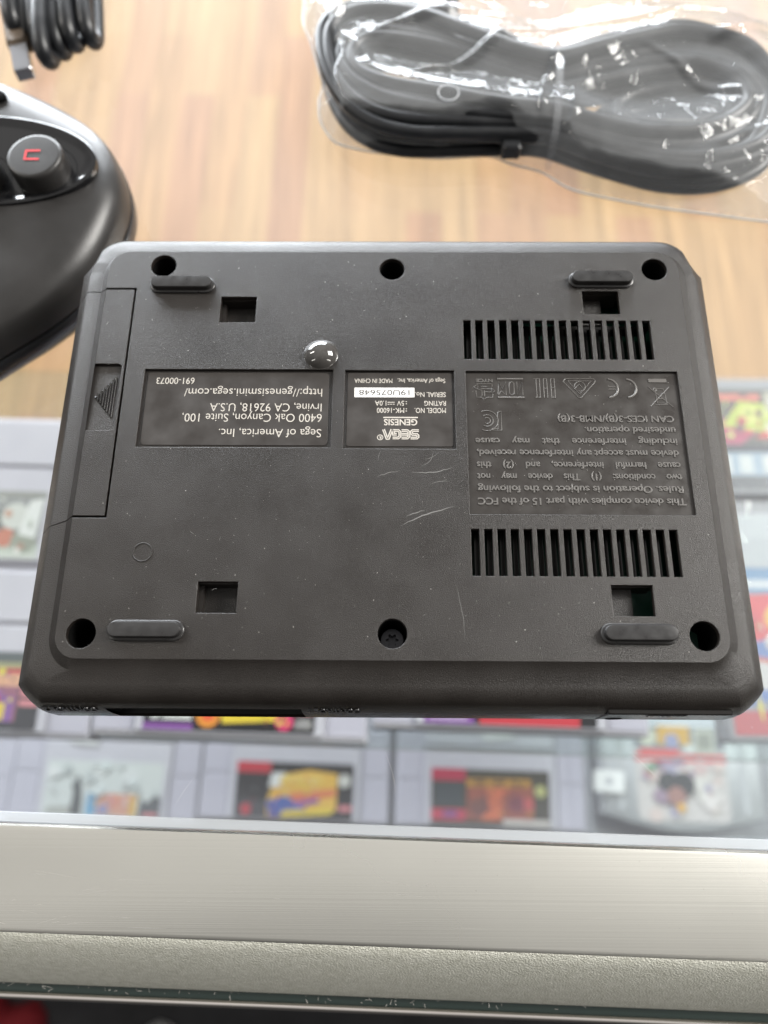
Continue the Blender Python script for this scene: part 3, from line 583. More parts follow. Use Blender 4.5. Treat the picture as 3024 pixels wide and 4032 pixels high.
ls = [line('MADE IN CHINA', -8.85, 0.0, 14.6, 1.1, zt, .006), line('Sega of America, Inc.', 1.2, 12.35, 14.65, 1.1, zt, .005), line('SERIAL No.', 5.3, 12.4, 11.05, 1.2, zt, .005),
      line('RATING', 7.4, 12.4, 8.8, 1.2, zt, .005), line('5V     1.0A', -4.0, 2.75, 8.8, 1.2, zt, .005), line(':', 3.1, 3.4, 8.75, 1.1, zt, .02), line('MODEL NO.', 5.15, 12.35, 6.95, 1.25, zt, .005), line('MK-16000', -3.55, 2.75, 6.95, 1.25, zt, .005), line(':', 3.1, 3.4, 6.9, 1.1, zt, .02),
      line('GENESIS', -1.9, 5.75, 3.95, 1.5, zt, .018), line('R', -2.95, -2.45, 0.12, .75, zt, .02)]
mb = MB(); mb.box(-2.05, 5.0, zt - .05, 5.9, 5.3, zt)
mb.box(-1.1, 8.95, zt - .05, .55, 9.12, zt)
for k in range(3): mb.box(-1.1 + k * .6, 8.45, zt - .05, -.65 + k * .6, 8.62, zt)
cx, cy = -2.72, .12
ribbon(mb, circ(cx, cy, .62, 24) + [circ(cx, cy, .62, 24)[0]], .16, zt)
# stencil-striped wordmark: wide white strokes with a dark centre line
def glyphs():
    Sg = [[(1, .88), (.26, .88), (.12, .78), (.12, .62), (.26, .52), (.74, .52), (.88, .42), (.88, .22), (.74, .12), (0, .12)]]
    Eg = [[(1, .88), (.32, .88), (.12, .72), (.12, .28), (.32, .12), (1, .12)], [(.3, .5), (1, .5)]]
    Gg = [[(1, .88), (.32, .88), (.12, .72), (.12, .28), (.32, .12), (.88, .12), (.88, .5), (.5, .5)]]
    Ag = [[(.04, 0), (.42, .93), (.58, .93), (.96, 0)]]
    return [(Sg, 0.0, 1.0), (Eg, 1.08, 1.0), (Gg, 2.16, 1.0), (Ag, 3.2, 1.1)]
gw = (6.1 + 2.05) / 4.3; gh = 2.45; dark = MB()
for strokes, ox, wd_ in glyphs():
    for st in strokes:
        pts = [(6.1 - (ox + u * wd_) * gw, 2.14 - gh * v) for u, v in st]
        ribbon(mb, pts, .66, zt); ribbon(dark, pts, .13, zt + .02)
me2 = mb.mesh(); link('lettering', join(ls + [me2]), WHITE, s2); dark.build('logo_stripe', STK, s2)
ser = link('serial_strip', fill2d([rrect(-8.8, 10.3, 5.15, 12.8, .15)], ZR + .165, ZR + .22, .01), mat('white_strip', (.80, .78, .76), .5), s2)
link('serial_number', join([line('19U075648', -7.7, 4.0, 11.55, 1.35, ZR + .235, .0)]), INK, s2)
# ---- moulded regulatory panel
rp_ = floor_panel('regulatory_panel', R3, 37.85, PANEL)
ze = 37.86
F = [('This device complies with part 15 of the FCC', 18.96, 64.76, -15.25, 0), ('Rules. Operation is subject to the following', 19.05, 64.53, -12.35, 0), ('two conditions: (1) This device may not', 18.98, 64.6, -9.43, 1), ('cause harmful interference, and (2) this', 19.0, 64.54, -6.6, 1), ('device must accept any interference received,', 19.1, 64.5, -3.68, 0), ('including interference that may cause', 18.9, 64.5, -.77, 1), ('undesired operation.', 43.8, 64.42, 2.07, 0), ('CAN ICES-3(B)/NMB-3(B)', 37.85, 64.4, 4.95, 0)]
ls = [line(s_, a, b, y, 1.55, ze, .004, .11, .05, j == 1) for s_, a, b, y, j in F]
ls.append(line('NYCE', 19.45, 23.4, 14.75, .8, ze, .0, .10, .04))
link('lettering', join(ls), EMB, rp_, 40)
def arc(cx, cy, r, a0, a1, k=22): return [(cx + r * math.cos(math.radians(a0 + (a1 - a0) * i / k)), cy + r * math.sin(math.radians(a0 + (a1 - a0) * i / k))) for i in range(k + 1)]
thin, thick = [], []
# (the panel is read upside down, so every mark is drawn turned half round)
thin += [arc(21.7, 4.45, 2.55, -118, 118), arc(21.7, 4.45, 1.45, -125, 125), arc(21.7, 4.45, 0.75, -125, 125) ]
thin += [[(25.0, 2.0), (25.0, 6.9), (24.2, 6.55), (24.2, 4.9), (23.9, 4.9)], [(25.0, 2.0), (22.6, 2.05), (22.9, 2.45), (24.2, 2.45), (24.2, 4.1), (23.9, 4.1)]]
thin += [[(59.55, 15.4), (64.3, 15.4)], [(59.7, 14.75), (64.1, 14.75)]]                                    # crossed-out bin
thin = thin[:-2]
thin += [[(59.4, 13.3), (64.6, 8.1)], [(64.3, 13.3), (59.5, 8.2)], [(60.8, 12.75), (62.9, 12.75), (63.4, 9.0), (61.1, 9.0), (61.0, 12.6)], [(60.8, 8.65), (63.5, 8.65)], [(61.0, 10.2), (62.4, 10.2)], arc(60.95, 12.55, .38, 0, 360, 12)]
thick += [arc(50.0, 12.85, 2.4, -84, 84), arc(54.25, 12.85, 2.4, -84, 84)]
thin += [[(50.2, 13.2), (51.9, 13.2)], [(50.2, 12.6), (51.9, 12.6)]]
thin += [[(40.35, 15.35), (46.9, 15.35), (47.35, 14.7), (43.75, 10.35), (43.15, 10.35), (39.8, 14.7), (40.35, 15.35)], [(40.9, 14.75), (46.3, 14.75), (43.45, 11.25), (40.9, 14.75)], arc(43.6, 13.3, 1.25, -110, 190), [(42.2, 12.6), (43.5, 13.9), (44.1, 13.0)]]
for x in (33.5, 34.3, 35.2, 36.0, 36.9, 37.75): thin.append([(x, 10.35), (x, 15.35)])
thin += [[(33.0, 15.3), (34.3, 15.3)], [(33.0, 10.45), (34.3, 10.45)], [(35.2, 15.3), (36.0, 15.3)], [(35.2, 12.8), (36.0, 12.8)], [(36.9, 15.3), (37.75, 15.3)], [(36.9, 12.9), (37.75, 12.9)], [(36.9, 10.45), (37.75, 10.45)]]
thick += [[(24.45, 15.2), (30.5, 15.2)], [(24.5, 10.35), (30.65, 10.35)]]
thin += [[(30.3, 11.0), (30.3, 14.5), (29.0, 11.0), (29.0, 14.5)], [(28.3, 11.4), (28.3, 14.1), (27.8, 14.5), (27.2, 14.1), (27.2, 11.4), (27.8, 11.0), (28.3, 11.4)], [(26.4, 11.0), (26.4, 14.5), (25.6, 12.6), (24.8, 14.5), (24.5, 11.3)], [(24.6, 11.1), (25.3, 12.1), (26.0, 11.3)]]
thin += [[(19.6, 13.9), (23.2, 13.9), (23.2, 13.2)], [(19.4, 12.2), (19.6, 10.4), (20.6, 10.4), (21.3, 9.95), (22.0, 10.4), (23.3, 10.4), (23.3, 11.3)], [(18.9, 13.1), (19.9, 13.8), (19.9, 12.5), (18.9, 13.1)], [(23.8, 12.1), (23.1, 12.8), (23.1, 11.4), (23.8, 12.1)], [(20.6, 13.2), (22.0, 13.2)], [(20.6, 12.6), (23.0, 12.6)], [(21.5, 11.8), (23.0, 11.8)], [(20.8, 10.7), (20.8, 12.2), (20.0, 12.4)], [(21.4, 10.7), (21.4, 12.2)]]
m1 = tubes([[(x, y, 37.86) for x, y in p] for p in thin], .11, False, False, 2); m2_ = tubes([[(x, y, 37.80) for x, y in p] for p in thick], .27, False, False, 3)
m3 = fill2d([rect(59.6, 14.4, 63.8, 15.35)], 37.86, 38.0, .05)
link('approval_marks', join([m1, m2_, m3]), EMB, rp_, True)
# ---- front wall: port recess, writing, headphone strip
zw0, zw1 = 21.5, 32.9
mb = MB(); mb.box(XP[0], -59.75, zw0, XP[1], -52, zw1); me = mb.mesh()
bm = bmesh.new(); bm.from_mesh(me); bm.faces.ensure_lookup_table()
for f in [f for f in bm.faces if abs(f.calc_center_median().y + 0.05975) < 1e-5]: bm.faces.remove(f)
bmesh.ops.reverse_faces(bm, faces=bm.faces); bm.to_mesh(me); bm.free()
link('controller_port', me, mat('port_black', (.004, .004, .0045), .35), con)
def wall_text(s, xl, xr, zc, cap, yw=-59.85, tilt=10):
    k = cap / CAP; m_ = text_raw(s, 1, .01, .22 / k, .03 / k); lo, hi = bounds(m_); fx = (xr - xl) / float(hi[0] - lo[0])
    m_.transform(Matrix.Translation((xr * M, yw * M, zc * M)) @ Matrix.Rotation(math.radians(-tilt), 4, 'X') @ Matrix.Translation((0, 0, cap / 2 * M)) @ Matrix.Rotation(math.pi, 4, 'Y') @ Matrix.Rotation(math.radians(90), 4, 'X') @ Matrix.Diagonal((fx * M, k * M, k * M, 1)) @ Matrix.Translation((-float(lo[0]), 0, 0)))
    return m_
for w_ in (('CONTROL 2', -72.6, -61.4, 32.2, 2.3), ('CONTROL 1', -17.2, -6.2, 32.2, 2.3), ('PHONES', 53.4, 61.3, 31.6, 2.2, -60.35, 0)): link('front_lettering', wall_text(*w_), GLOSS, con, 40)
mb = MB(); mb.box(44.8, -60.42, 21.7, 70.5, -57.5, 33.7, 0, .25); mb.build('jack_strip', PLS, con)
mb = MB(); mb.lathe(0, 0, [(1.75, 0), (1.75, .08)], 24); me = mb.mesh(); me.transform(Matrix.Translation((48.6 * M, -60.43 * M, 23.6 * M)) @ Matrix.Rotation(math.radians(90), 4, 'X')); link('headphone_jack', me, VOID, con)
# ---- wear: scratches and dust on the plate
def scratch(mb, pts, w, z):
    P = pts; k = len(P)
    for i in range(k - 1):
        (x0, y0), (x1, y1) = P[i], P[i + 1]; t0 = math.sin(math.pi * i / (k - 1)); t1 = math.sin(math.pi * (i + 1) / (k - 1)); dx, dy = x1 - x0, y1 - y0; l = math.hypot(dx, dy); nx, ny = -dy / l, dx / l
        mb.add([(x0 + nx * w * t0, y0 + ny * w * t0, z), (x1 + nx * w * t1, y1 + ny * w * t1, z), (x1 - nx * w * t1, y1 - ny * w * t1, z), (x0 - nx * w * t0, y0 - ny * w * t0, z)], [[3, 2, 1, 0]])
def wob(a, b, k=9, j=.12, bend=0.0):
    r = random.Random(a[0] * 31 + b[1]); L_ = math.hypot(b[0] - a[0], b[1] - a[1]); nx, ny = -(b[1] - a[1]) / L_, (b[0] - a[0]) / L_
    return [(a[0] + (b[0] - a[0]) * i / k + nx * (bend * math.sin(math.pi * i / k) + r.uniform(-j, j)), a[1] + (b[1] - a[1]) * i / k + ny * (bend * math.sin(math.pi * i / k) + r.uniform(-j, j))) for i in range(k + 1)]
mb = MB(); zs = ZP + .015
scratch(mb, wob((1.6, -21.4), (14.2, -16.6), 12, .12, .5), .13, zs); scratch(mb, wob((3.0, -19.2), (7.5, -17.6), 8, .1, .2), .10, zs); scratch(mb, wob((4.2, -8.7), (13.9, -7.3), 12, .1, -.6), .10, zs)
scratch(mb, wob((-3.6, -9.9), (2.0, -8.4), 9, .1, .3), .07, zs); scratch(mb, wob((9.3, -3.4), (6.3, -7.2), 9, .05, .9), .05, zs); scratch(mb, wob((13.6, -34), (15.3, -46.8), 12, .08, .4), .045, zs)
scratch(mb, wob((7.0, -5.5), (10.5, -3.6), 7, .05, -.5), .04, zs); scratch(mb, wob((8.5, -11.4), (13.0, -10.7), 7, .08, .2), .05, zs); scratch(mb, wob((-3.0, -6.0), (-2.4, -3.2), 6, .05, .3), .04, zs)
for k in range(26):
    a = (random.uniform(-58, 60), random.uniform(-47, 48)); an = random.uniform(0, 6.28); l_ = random.uniform(.5, 1.7)
    if -58 < a[0] < 66 and -19 < a[1] < 31: continue
    scratch(mb, wob(a, (a[0] + l_ * math.cos(an), a[1] + l_ * math.sin(an)), 5, .04, .1), .035, zs)
o = mb.build('scratches', SCUFF, con); o['kind'] = 'stuff'
mb = MB()
def clear_of(x, y):
    for q in squares + [R1, R2, R3, (16, 19, 62.5, 31.5), (16, -33, 62.5, -21)]:
        if q[0] - .4 < x < q[2] + .4 and q[1] - .4 < y < q[3] + .4: return False
    return all((x - h[0]) ** 2 + (y - h[1]) ** 2 > (h[2] + .4) ** 2 for h in holes)
for k in range(620):
    x, y = random.uniform(-69, 69), random.uniform(-49.5, 49.5)
    if not clear_of(x, y): continue
    r = random.choice([.035, .04, .05, .05, .06, .09]); a = random.uniform(0, 6)
    mb.add([(x + r * random.uniform(.5, 1.3) * math.cos(a + k_ * 1.257), y + r * random.uniform(.5, 1.3) * math.sin(a + k_ * 1.257), ZP + .012) for k_ in range(5)], [[0, 1, 2, 3, 4]])
for k in range(90):
    x, y = random.uniform(18, 65.5), random.uniform(-17.8, 16.3); r = random.choice([.03, .04, .06]); a = random.uniform(0, 6)
    mb.add([(x + r * math.cos(a + k_ * 1.257), y + r * math.sin(a + k_ * 1.257), 37.87) for k_ in range(5)], [[0, 1, 2, 3, 4]])
o = mb.build('dust_specks', DUST, con); o['kind'] = 'stuff'
# ================================================================== CONTROLLER
ctl = thing('game_controller', 'rounded black game controller with a red lettered button, lying left of the console', 'game controller', (-130, 80, 0))
OUT = [(-76.6, 82), (-77.4, 90.5), (-80.0, 98), (-83.6, 104.8), (-88.8, 110.6), (-97, 116.8), (-107, 122.6), (-120, 128.6), (-136, 133), (-155, 135), (-180, 134), (-205, 127), (-222, 112), (-230, 95), (-228, 75), (-218, 58), (-205, 47), (-190, 41), (-176, 37), (-160, 28), (-146, 20), (-134, 19), (-124, 23), (-114, 29.5), (-104.5, 36.8), (-96, 43.5), (-88.6, 51), (-82.5, 60), (-78.6, 70.5)]
def smooth_loop(P, k=5):
    out = []; n_ = len(P)
    for i in range(n_):
        p0, p1, p2, p3 = (Vector(P[(i + d) % n_]) for d in (-1, 0, 1, 2))
        for j in range(k):
            t_ = j / k; out.append(tuple(0.5 * ((2 * p1) + (-p0 + p2) * t_ + (2 * p0 - 5 * p1 + 4 * p2 - p3) * t_ ** 2 + (-p0 + 3 * p1 - 3 * p2 + p3) * t_ ** 3)))
    return out
OL = smooth_loop(OUT); OL = [(x - 1.0, y + .6) for x, y in OL]; CC = Vector((-118, 82))
def cring(d, z):
    """outline moved inwards by d mm"""
    out = []; n_ = len(OL)
    for i, p in enumerate(OL):
        v = CC - Vector(p); L_ = v.length; k_ = min(d, L_ * .999); q = Vector(p) + v / L_ * k_; out.append((q.x, q.y, z))
    return out
mb = MB(); mb.loft([cring(5, .6), cring(1.6, 2.2), cring(.3, 5), cring(0, 8), cring(0, 10.4), cring(.25, 10.7)], True, False); mb.build('lower_shell', mat('controller_side_sheen', (.03, .031, .034), .25), ctl, 40)  # paler bluish base colour holds the light reflected off the side band
mb = MB(); mb.loft([cring(.9, 10.2), cring(.9, 11.1), cring(.25, 11.4), cring(.3, 13.0), cring(.7, 16.0), cring(1.5, 18.6), cring(3.2, 20.8), cring(6.0, 22.3), cring(10.5, 23.4), cring(18, 24.1), cring(34, 24.4), cring(60, 24.5)], False, True); mb.build('upper_shell', CTRL, ctl, 40)
def ell(cx, cy, a, b, rot, k=60): return [(cx + a * math.cos(t_) * math.cos(rot) - b * math.sin(t_) * math.sin(rot), cy + a * math.cos(t_) * math.sin(rot) + b * math.sin(t_) * math.cos(rot)) for t_ in [2 * math.pi * i / k for i in range(k)]]
rot = math.radians(-4)
mb = MB(); E_ = lambda a, b, z: [(x, y, z) for x, y in ell(-116.5, 92.5, a, b, rot)]
mb.loft([E_(32.6, 16.0, 23.0), E_(32.5, 15.9, 24.9), E_(32.0, 15.4, 25.2), E_(31.2, 14.6, 25.1), E_(29.5, 13.2, 24.55), E_(27.5, 11.6, 24.5)], False, True); mb.build('button_panel', GLOSS, ctl, 50)
for bx, by, has in ((-98.75, 88.0, True), (-116.8, 85.2, False)):
    mb = MB(); mb.lathe(bx, by, [(9.6, 24.56), (9.5, 24.6), (9.3, 24.4), (9.2, 23.2)], 48); mb.build('button_well', VOID, ctl, True)
    mb = MB(); mb.lathe(bx, by, [(7.75, 23.5), (7.7, 29.8), (7.45, 30.6), (7.0, 30.95), (6.4, 31.0), (0.5, 30.85)], 48); b_ = mb.build('button', CTRL, ctl, 50)
    if has:
        mb = MB(); ribbon(mb, [(-97.1, 89.55), (-101.0, 89.5), (-101.0, 86.65), (-97.1, 86.6)], .62, 31.03); mb.build('red_letter', RED, b_)
mb = MB(); mb.lathe(-118.5, 116.4, [(4.2, 23.4), (4.1, 24.4), (3.4, 24.7), (.4, 24.8)], 32, ax=1, ay=.62); mb.build('small_button', VOID, ctl, 50)
# ================================================================== USB CABLE COIL
usb = thing('usb_cable', 'short black usb cable wound into a tight coil behind the game controller', 'cable', (-116, 180, 0))
paths = []; r0 = 2.8
ends = [(-101.8, 161.5, 0), (-107.2, 158.6, 1), (-111.6, 156.6, 0), (-114.0, 149.8, 2), (-117.5, 158.2, 1), (-122.0, 162, 0), (-126, 163, 2)]
for k, (x, y, lv) in enumerate(ends):
    z = 2.6 + lv * 1.2; tilt = (random.uniform(-.5, .5) - (x + 112) * .02) * 1.0
    L_ = 62; dx = -7.5 + random.uniform(-1.2, 1.2)
    paths.append([(x + dx, y + L_, z), (x + dx * .6, y + 36, z), (x + dx * .18, y + 14, z), (x + .3, y + 3, z), (x, y + .2, z + 2.5), (x - .6, y + .9, z + 6.6), (x + dx * .18 - 1.2, y + 12, z + 8.6), (x + dx * .6 - 1.2, y + 36, z + 9), (x + dx - 1, y + L_, z + 8)])
link('cord', tubes(paths, r0, True, res=5), CABLE, usb, True)
mb = MB(); mb.box(-5.9, -11.5, 4, 5.9, 17, 10, 0, 1.4); me = mb.mesh()
PT = Matrix.Translation((-127.3 * M, 165.5 * M, 0)) @ Matrix.Rotation(math.radians(17), 4, 'Z') @ Matrix.Diagonal((0.62, .9, 1, 1)); me.transform(PT)
plug = link('plug_grip', me, mat('plug_grip_brown', (.15, .115, .085), .4), usb)
mb = MB(); mb.box(-4.6, -24.5, 5, 4.6, -11.4, 9.2, 0, .3); me = mb.mesh(); me.transform(PT); link('plug_shell', me, NICKEL, plug)
# ================================================================== CABLE IN ITS BAG
A_ = [(51.17, 149.88), (71.36, 157.71), (97.15, 163.38), (116.92, 154.86), (125.17, 134.13), (117.54, 111.49), (100.8, 101.5), (81.62, 102.5), (62.97, 109.5), (48.79, 117), (31.81, 117.5), (4.12, 117.5), (-10.5, 121.5), (-19.0, 131.5), (-22.6, 148.25), (-23, 163.5), (-12.89, 170.8), (4.26, 169.8), (25.29, 159.44), (37.55, 152.5)]
B_ = [(49.51, 132.84), (69.0, 137.24), (93.77, 141.53), (106.17, 137.23), (109.63, 127.77), (102.64, 120.5), (90.36, 118), (70.99, 121), (49.04, 127), (32.08, 129.5), (18.73, 134.6), (0.89, 136.2), (-9.57, 140.0), (-13, 147.1), (-8.1, 154.5), (4.16, 152.6), (18.92, 147.2), (33.45, 140.39)]
def resample(P, k):
    P = [Vector(p) for p in P]; n_ = len(P); d = [0]
    for i in range(n_): d.append(d[-1] + (P[(i + 1) % n_] - P[i]).length)
    out = []
    for j in range(k):
        s_ = d[-1] * j / k; i = max(i_ for i_ in range(n_) if d[i_] <= s_); f = (s_ - d[i]) / max(1e-9, d[i + 1] - d[i]); out.append(P[i].lerp(P[(i + 1) % n_], f))
    return out
# blend loops by matching stations: right lobe tip, tie, left lobe tip
def stations(P, idx, per):
    out = []
    for a, b in zip(idx, idx[1:] + [idx[0]]):
        seg = [Vector(P[i % len(P)]) for i in (range(a, b + 1) if b > a else list(range(a, len(P))) + list(range(0, b + 1)))]
        d = [0]
        for i in range(len(seg) - 1): d.append(d[-1] + (seg[i + 1] - seg[i]).length)
        for j in range(per):
            s_ = d[-1] * j / per; i = max(i_ for i_ in range(len(seg)) if d[i_] <= s_); i = min(i, len(seg) - 2); f = (s_ - d[i]) / max(1e-9, d[i + 1] - d[i]); out.append(seg[i].lerp(seg[i + 1], f))
    return out
SA = stations(A_, [0, 4, 9, 14], 8); SBn = stations(B_, [0, 4, 8, 13], 8)
rc = random.Random(3); paths = []; NL = 15
for k in range(NL):
    t_ = (k / (NL - 1)) ** 1.15; ph = rc.uniform(0, 6); amp = rc.uniform(.6, 1.6); loop = []
    for j, (a, b) in enumerate(zip(SA, SBn)):
        u = 2 * math.pi * j / len(SA); tt_ = min(1, max(0, t_ + 0.10 * math.sin(2 * u + ph)))
        q = a.lerp(b, tt_); z = 2.4 + (k * 5 % 7) * 1.6 + 1.6 * math.sin(u * 1 + ph)
        loop.append((q.x + amp * math.sin(3 * u + ph), q.y + amp * math.cos(2 * u + ph) * .6, max(2.3, z)))
    paths.append(loop)
hdmi = thing('bagged_cable', 'long thick black cable coiled inside the clear plastic bag', 'cable', (50, 130, 0))
def inner_loop(cx, cy, a, b, z, rot_): return [(cx + a * math.cos(t_) * math.cos(rot_) - b * math.sin(t_) * math.sin(rot_), cy + a * math.cos(t_) * math.sin(rot_) + b * math.sin(t_) * math.cos(rot_), z + .8 * math.sin(2 * t_)) for t_ in [2 * math.pi * i / 14 for i in range(14)]]
paths += [inner_loop(91, 128, 19, 7.5, 3, .1), inner_loop(88, 128.5, 14, 3.5, 6.0, .05), inner_loop(94, 127, 24, 11.5, 8, -.05), inner_loop(86, 129, 20, 5.5, 5, 0.0), inner_loop(84, 128, 15, 1.8, 3, .02), inner_loop(98, 128, 17, 9, 4, .1)]
m1 = tubes(paths, 2.1, True, True, 4)
m2_ = tubes([[(4, 176, 6), (16, 170, 6), (24, 168, 7), (32, 163, 8), (40, 156, 9), (48, 149, 10), (56, 144, 10)], [(-6, 176, 6), (-14, 172, 5), (-18, 164, 4), (-16, 150, 4), (-4, 158, 5), (12, 160, 7), (28, 152, 9), (50, 142, 10)]], 2.25, True, False, 4)
link('cord', join([m1, m2_]), CABLE, hdmi, True)
mb = MB(); mb.box(-9.5, 164.5, 1.5, 21.5, 186, 12.5, 0, 1.8); pl_ = mb.build('plug', PLS, hdmi)
mb = MB(); mb.box(-3.5, 186.05, 3.5, 12.5, 197, 9, 0, .4); mb.build('plug_shell', NICKEL, pl_)
mb = MB(); rs = []
for x in (50.0, 52.2):
    rs.append([(x + (y - 130) * -.10 * -1, y, z) for y, z in ((111.5, .4), (111.5, 9), (114, 14.5), (120, 17), (130, 17.4), (140, 16.6), (147, 13.5), (151.5, 8), (152.2, .4))])
mb.add(rs[0] + rs[1], [[i, i + 1, 9 + i + 1, 9 + i] for i in range(8)]); mb.build('cable_tie', TIE, hdmi, True)
mb = MB(); mb.box(34, 112.4, 4, 40, 117.5, 9, 0, .6); mb.build('tie_head', CABLE, hdmi)
# ---- film draped over the coil
POL = [(-31.6, 205), (-31.62, 186.2), (-31.67, 174.63), (-28.84, 167.84), (-26.0, 156), (-23.14, 146.01), (-24.92, 141.12), (-24.6, 134), (-23.42, 129.38), (-19.21, 122.07), (-13, 120), (-7.71, 118.6), (3.7, 117.0), (14, 115.8), (21.87, 116.4), (32.23, 117.2), (37.15, 113.61), (47.83, 110.6), (52, 106.5), (56.88, 103.0), (68, 100), (82.07, 96.6), (95, 94.6), (109.4, 92.2), (116.54, 91.1), (140, 88.5), (142, 205)]
step = 0.62; gx = np.arange(-33, 141.5, step); gy = np.arange(87.5, 204, step); GX, GY = np.meshgrid(gx, gy, indexing='ij')
H = np.full(GX.shape, 0.7)
samp = []
for p in paths:
    P = np.array(p + [p[0]])
    for i in range(len(P) - 1):
        for f in (0, .2, .4, .6, .8): samp.append(P[i] * (1 - f) + P[i + 1] * f)
for x in np.arange(-9, 22, 3): samp += [np.array((x, y, 10.5)) for y in (166, 172, 180)]
for (sx0, sy0, sz0) in samp:
    d = np.sqrt((GX - sx0) ** 2 + (GY - sy0) ** 2); H = np.maximum(H, sz0 + 3.2 - 0.30 * d - 0.012 * d * d)
def smoothH(a, k):
    for _ in range(k):
        b = a.copy(); b[1:-1, 1:-1] = (a[1:-1, 1:-1] * 2 + a[:-2, 1:-1] + a[2:, 1:-1] + a[1:-1, :-2] + a[1:-1, 2:]) / 6; a = b
    return a
H = smoothH(H, 14)
def crease(P0, P1, amp, w0, w1, skew=.35):
    """a sharp pinched fold running from P0 to P1"""
    global H
    (ax, ay), (bx, by) = P0, P1; L_ = math.hypot(bx - ax, by - ay); ux, uy = (bx - ax) / L_, (by - ay) / L_
    s_ = ((GX - ax) * ux + (GY - ay) * uy) / L_; d = -(GX - ax) * uy + (GY - ay) * ux; d = d + 1.1 * np.sin(s_ * 9 + ax)
    w = w0 + (w1 - w0) * np.clip(s_, 0, 1); env = np.clip(np.minimum(s_, 1 - s_) * 7, 0, 1)
    up_ = np.clip(1 - np.abs(d) / np.where(d > 0, w * (1 - skew), w * (skew)), 0, 1); H = H + amp * env * up_
crease((-11, 153), (46, 170), 2.2, 3.5, 6.5); crease((5, 135.5), (56, 159), 2.6, 4.0, 5.0); crease((42, 154), (120, 170.5), 1.9, 5, 4)
crease((-27, 153), (-9, 175), 2.0, 4.5, 7); crease((14, 175), (60, 172), 1.6, 4, 6); crease((100, 150), (138, 168), 2.2, 5, 9); crease((-24, 144), (-14, 121), 1.2, 3, 4, .6)
crease((32, 117), (55, 104), 1.0, 4, 6); crease((52, 152), (44, 118), 1.3, 2.5, 3.5); crease((57, 128), (50, 108), 1.0, 2.5, 4); crease((62, 101), (112, 95), .7, 5, 6); crease((95, 110), (132, 118), 1.0, 4, 6); crease((78, 150), (112, 126), .9, 3, 4); crease((-20, 160), (-6, 137), 1.0, 3, 4)
rw = np.random.RandomState(4)
def wrinkle(wl, amp, count):
    """straight-ish pinched wrinkles running in random directions, each fading in and out over the sheet"""
    out = np.zeros(GX.shape)
    for _ in range(count):
        a = rw.uniform(0, math.pi); ph, p2, p3 = rw.uniform(0, 6.28, 3); u = GX * math.cos(a) + GY * math.sin(a); v = -GX * math.sin(a) + GY * math.cos(a)
        u = u + 0.22 * wl * np.sin(v / wl * 0.9 + p2) + 0.1 * wl * np.sin(v / wl * 2.3 + p3)
        env = np.clip(np.sin(v / (wl * 3.1) + p3) * np.sin(u / (wl * 4.3) + p2) * 1.8, 0, 1)
        out += env * (1 - np.abs(np.sin(u / wl * math.pi / 2 + ph))) ** 1.6
    return amp * out / math.sqrt(count)
H = H + wrinkle(15, 1.5, 6) + wrinkle(7, 0.55, 7) + wrinkle(3.2, 0.16, 6)
H = smoothH(H, 1)
def inside(px, py):
    c = np.zeros(px.shape, bool); n_ = len(POL)
    for i in range(n_):
        (x0, y0), (x1, y1) = POL[i], POL[(i + 1) % n_]
        if y0 == y1: continue
        cond = ((y0 > py) != (y1 > py)) & (px < (x1 - x0) * (py - y0) / (y1 - y0) + x0); c ^= cond
    return c
IN = inside(GX, GY)
def edge_d(px, py):
    d = np.full(px.shape, 1e9); n_ = len(POL)
    for i in range(n_):
        (x0, y0), (x1, y1) = POL[i], POL[(i + 1) % n_]; L2 = (x1 - x0) ** 2 + (y1 - y0) ** 2
        t_ = np.clip(((px - x0) * (x1 - x0) + (py - y0) * (y1 - y0)) / L2, 0, 1); d = np.minimum(d, np.hypot(px - x0 - t_ * (x1 - x0), py - y0 - t_ * (y1 - y0)))
    return d
ED = edge_d(GX, GY); H = np.minimum(H, 0.7 + ED * 2.2 + 0.4 * np.sin(GX * .7) * np.sin(GY * .9)); H = np.maximum(H, 0.5)
idx = -np.ones(GX.shape, int); cells = IN[:-1, :-1] & IN[1:, :-1] & IN[:-1, 1:] & IN[1:, 1:]
used = np.zeros(GX.shape, bool)
for di in (0, 1):
    for dj in (0, 1): used[di:di + cells.shape[0], dj:dj + cells.shape[1]] |= cells
idx[used] = np.arange(used.sum()); V = np.stack([GX[used], GY[used], H[used]], 1) * M
ci, cj = np.nonzero(cells); Fq = np.stack([idx[ci, cj], idx[ci + 1, cj], idx[ci + 1, cj + 1], idx[ci, cj + 1]], 1)
bag = thing('plastic_bag', 'clear crinkled plastic bag holding the coiled black cable', 'plastic bag', (55, 140, 0))
me = bpy.data.meshes.new('film'); me.from_pydata([tuple(v) for v in V], [], [list(map(int, f)) for f in Fq]); me.update(); link('film', me, BAG, bag, True)
V2 = V.copy(); V2[:, 2] = 0.25 * M
mb = MB(); mb.add([(x, y, .25) for x, y in POL], [list(range(len(POL)))]); mb.build('back_film', BAG, bag)
link('seam', tubes([[(x, y, .9) for x, y in POL[:-2]]], 0.38, True, False, 2), BAGE, bag, True)
link('vent_hole', tubes([[(x, y, 15.6) for x, y in circ(17.0, 127.5, 3.2, 28)]], 0.2, False, True, 2), BAGE, bag, True)
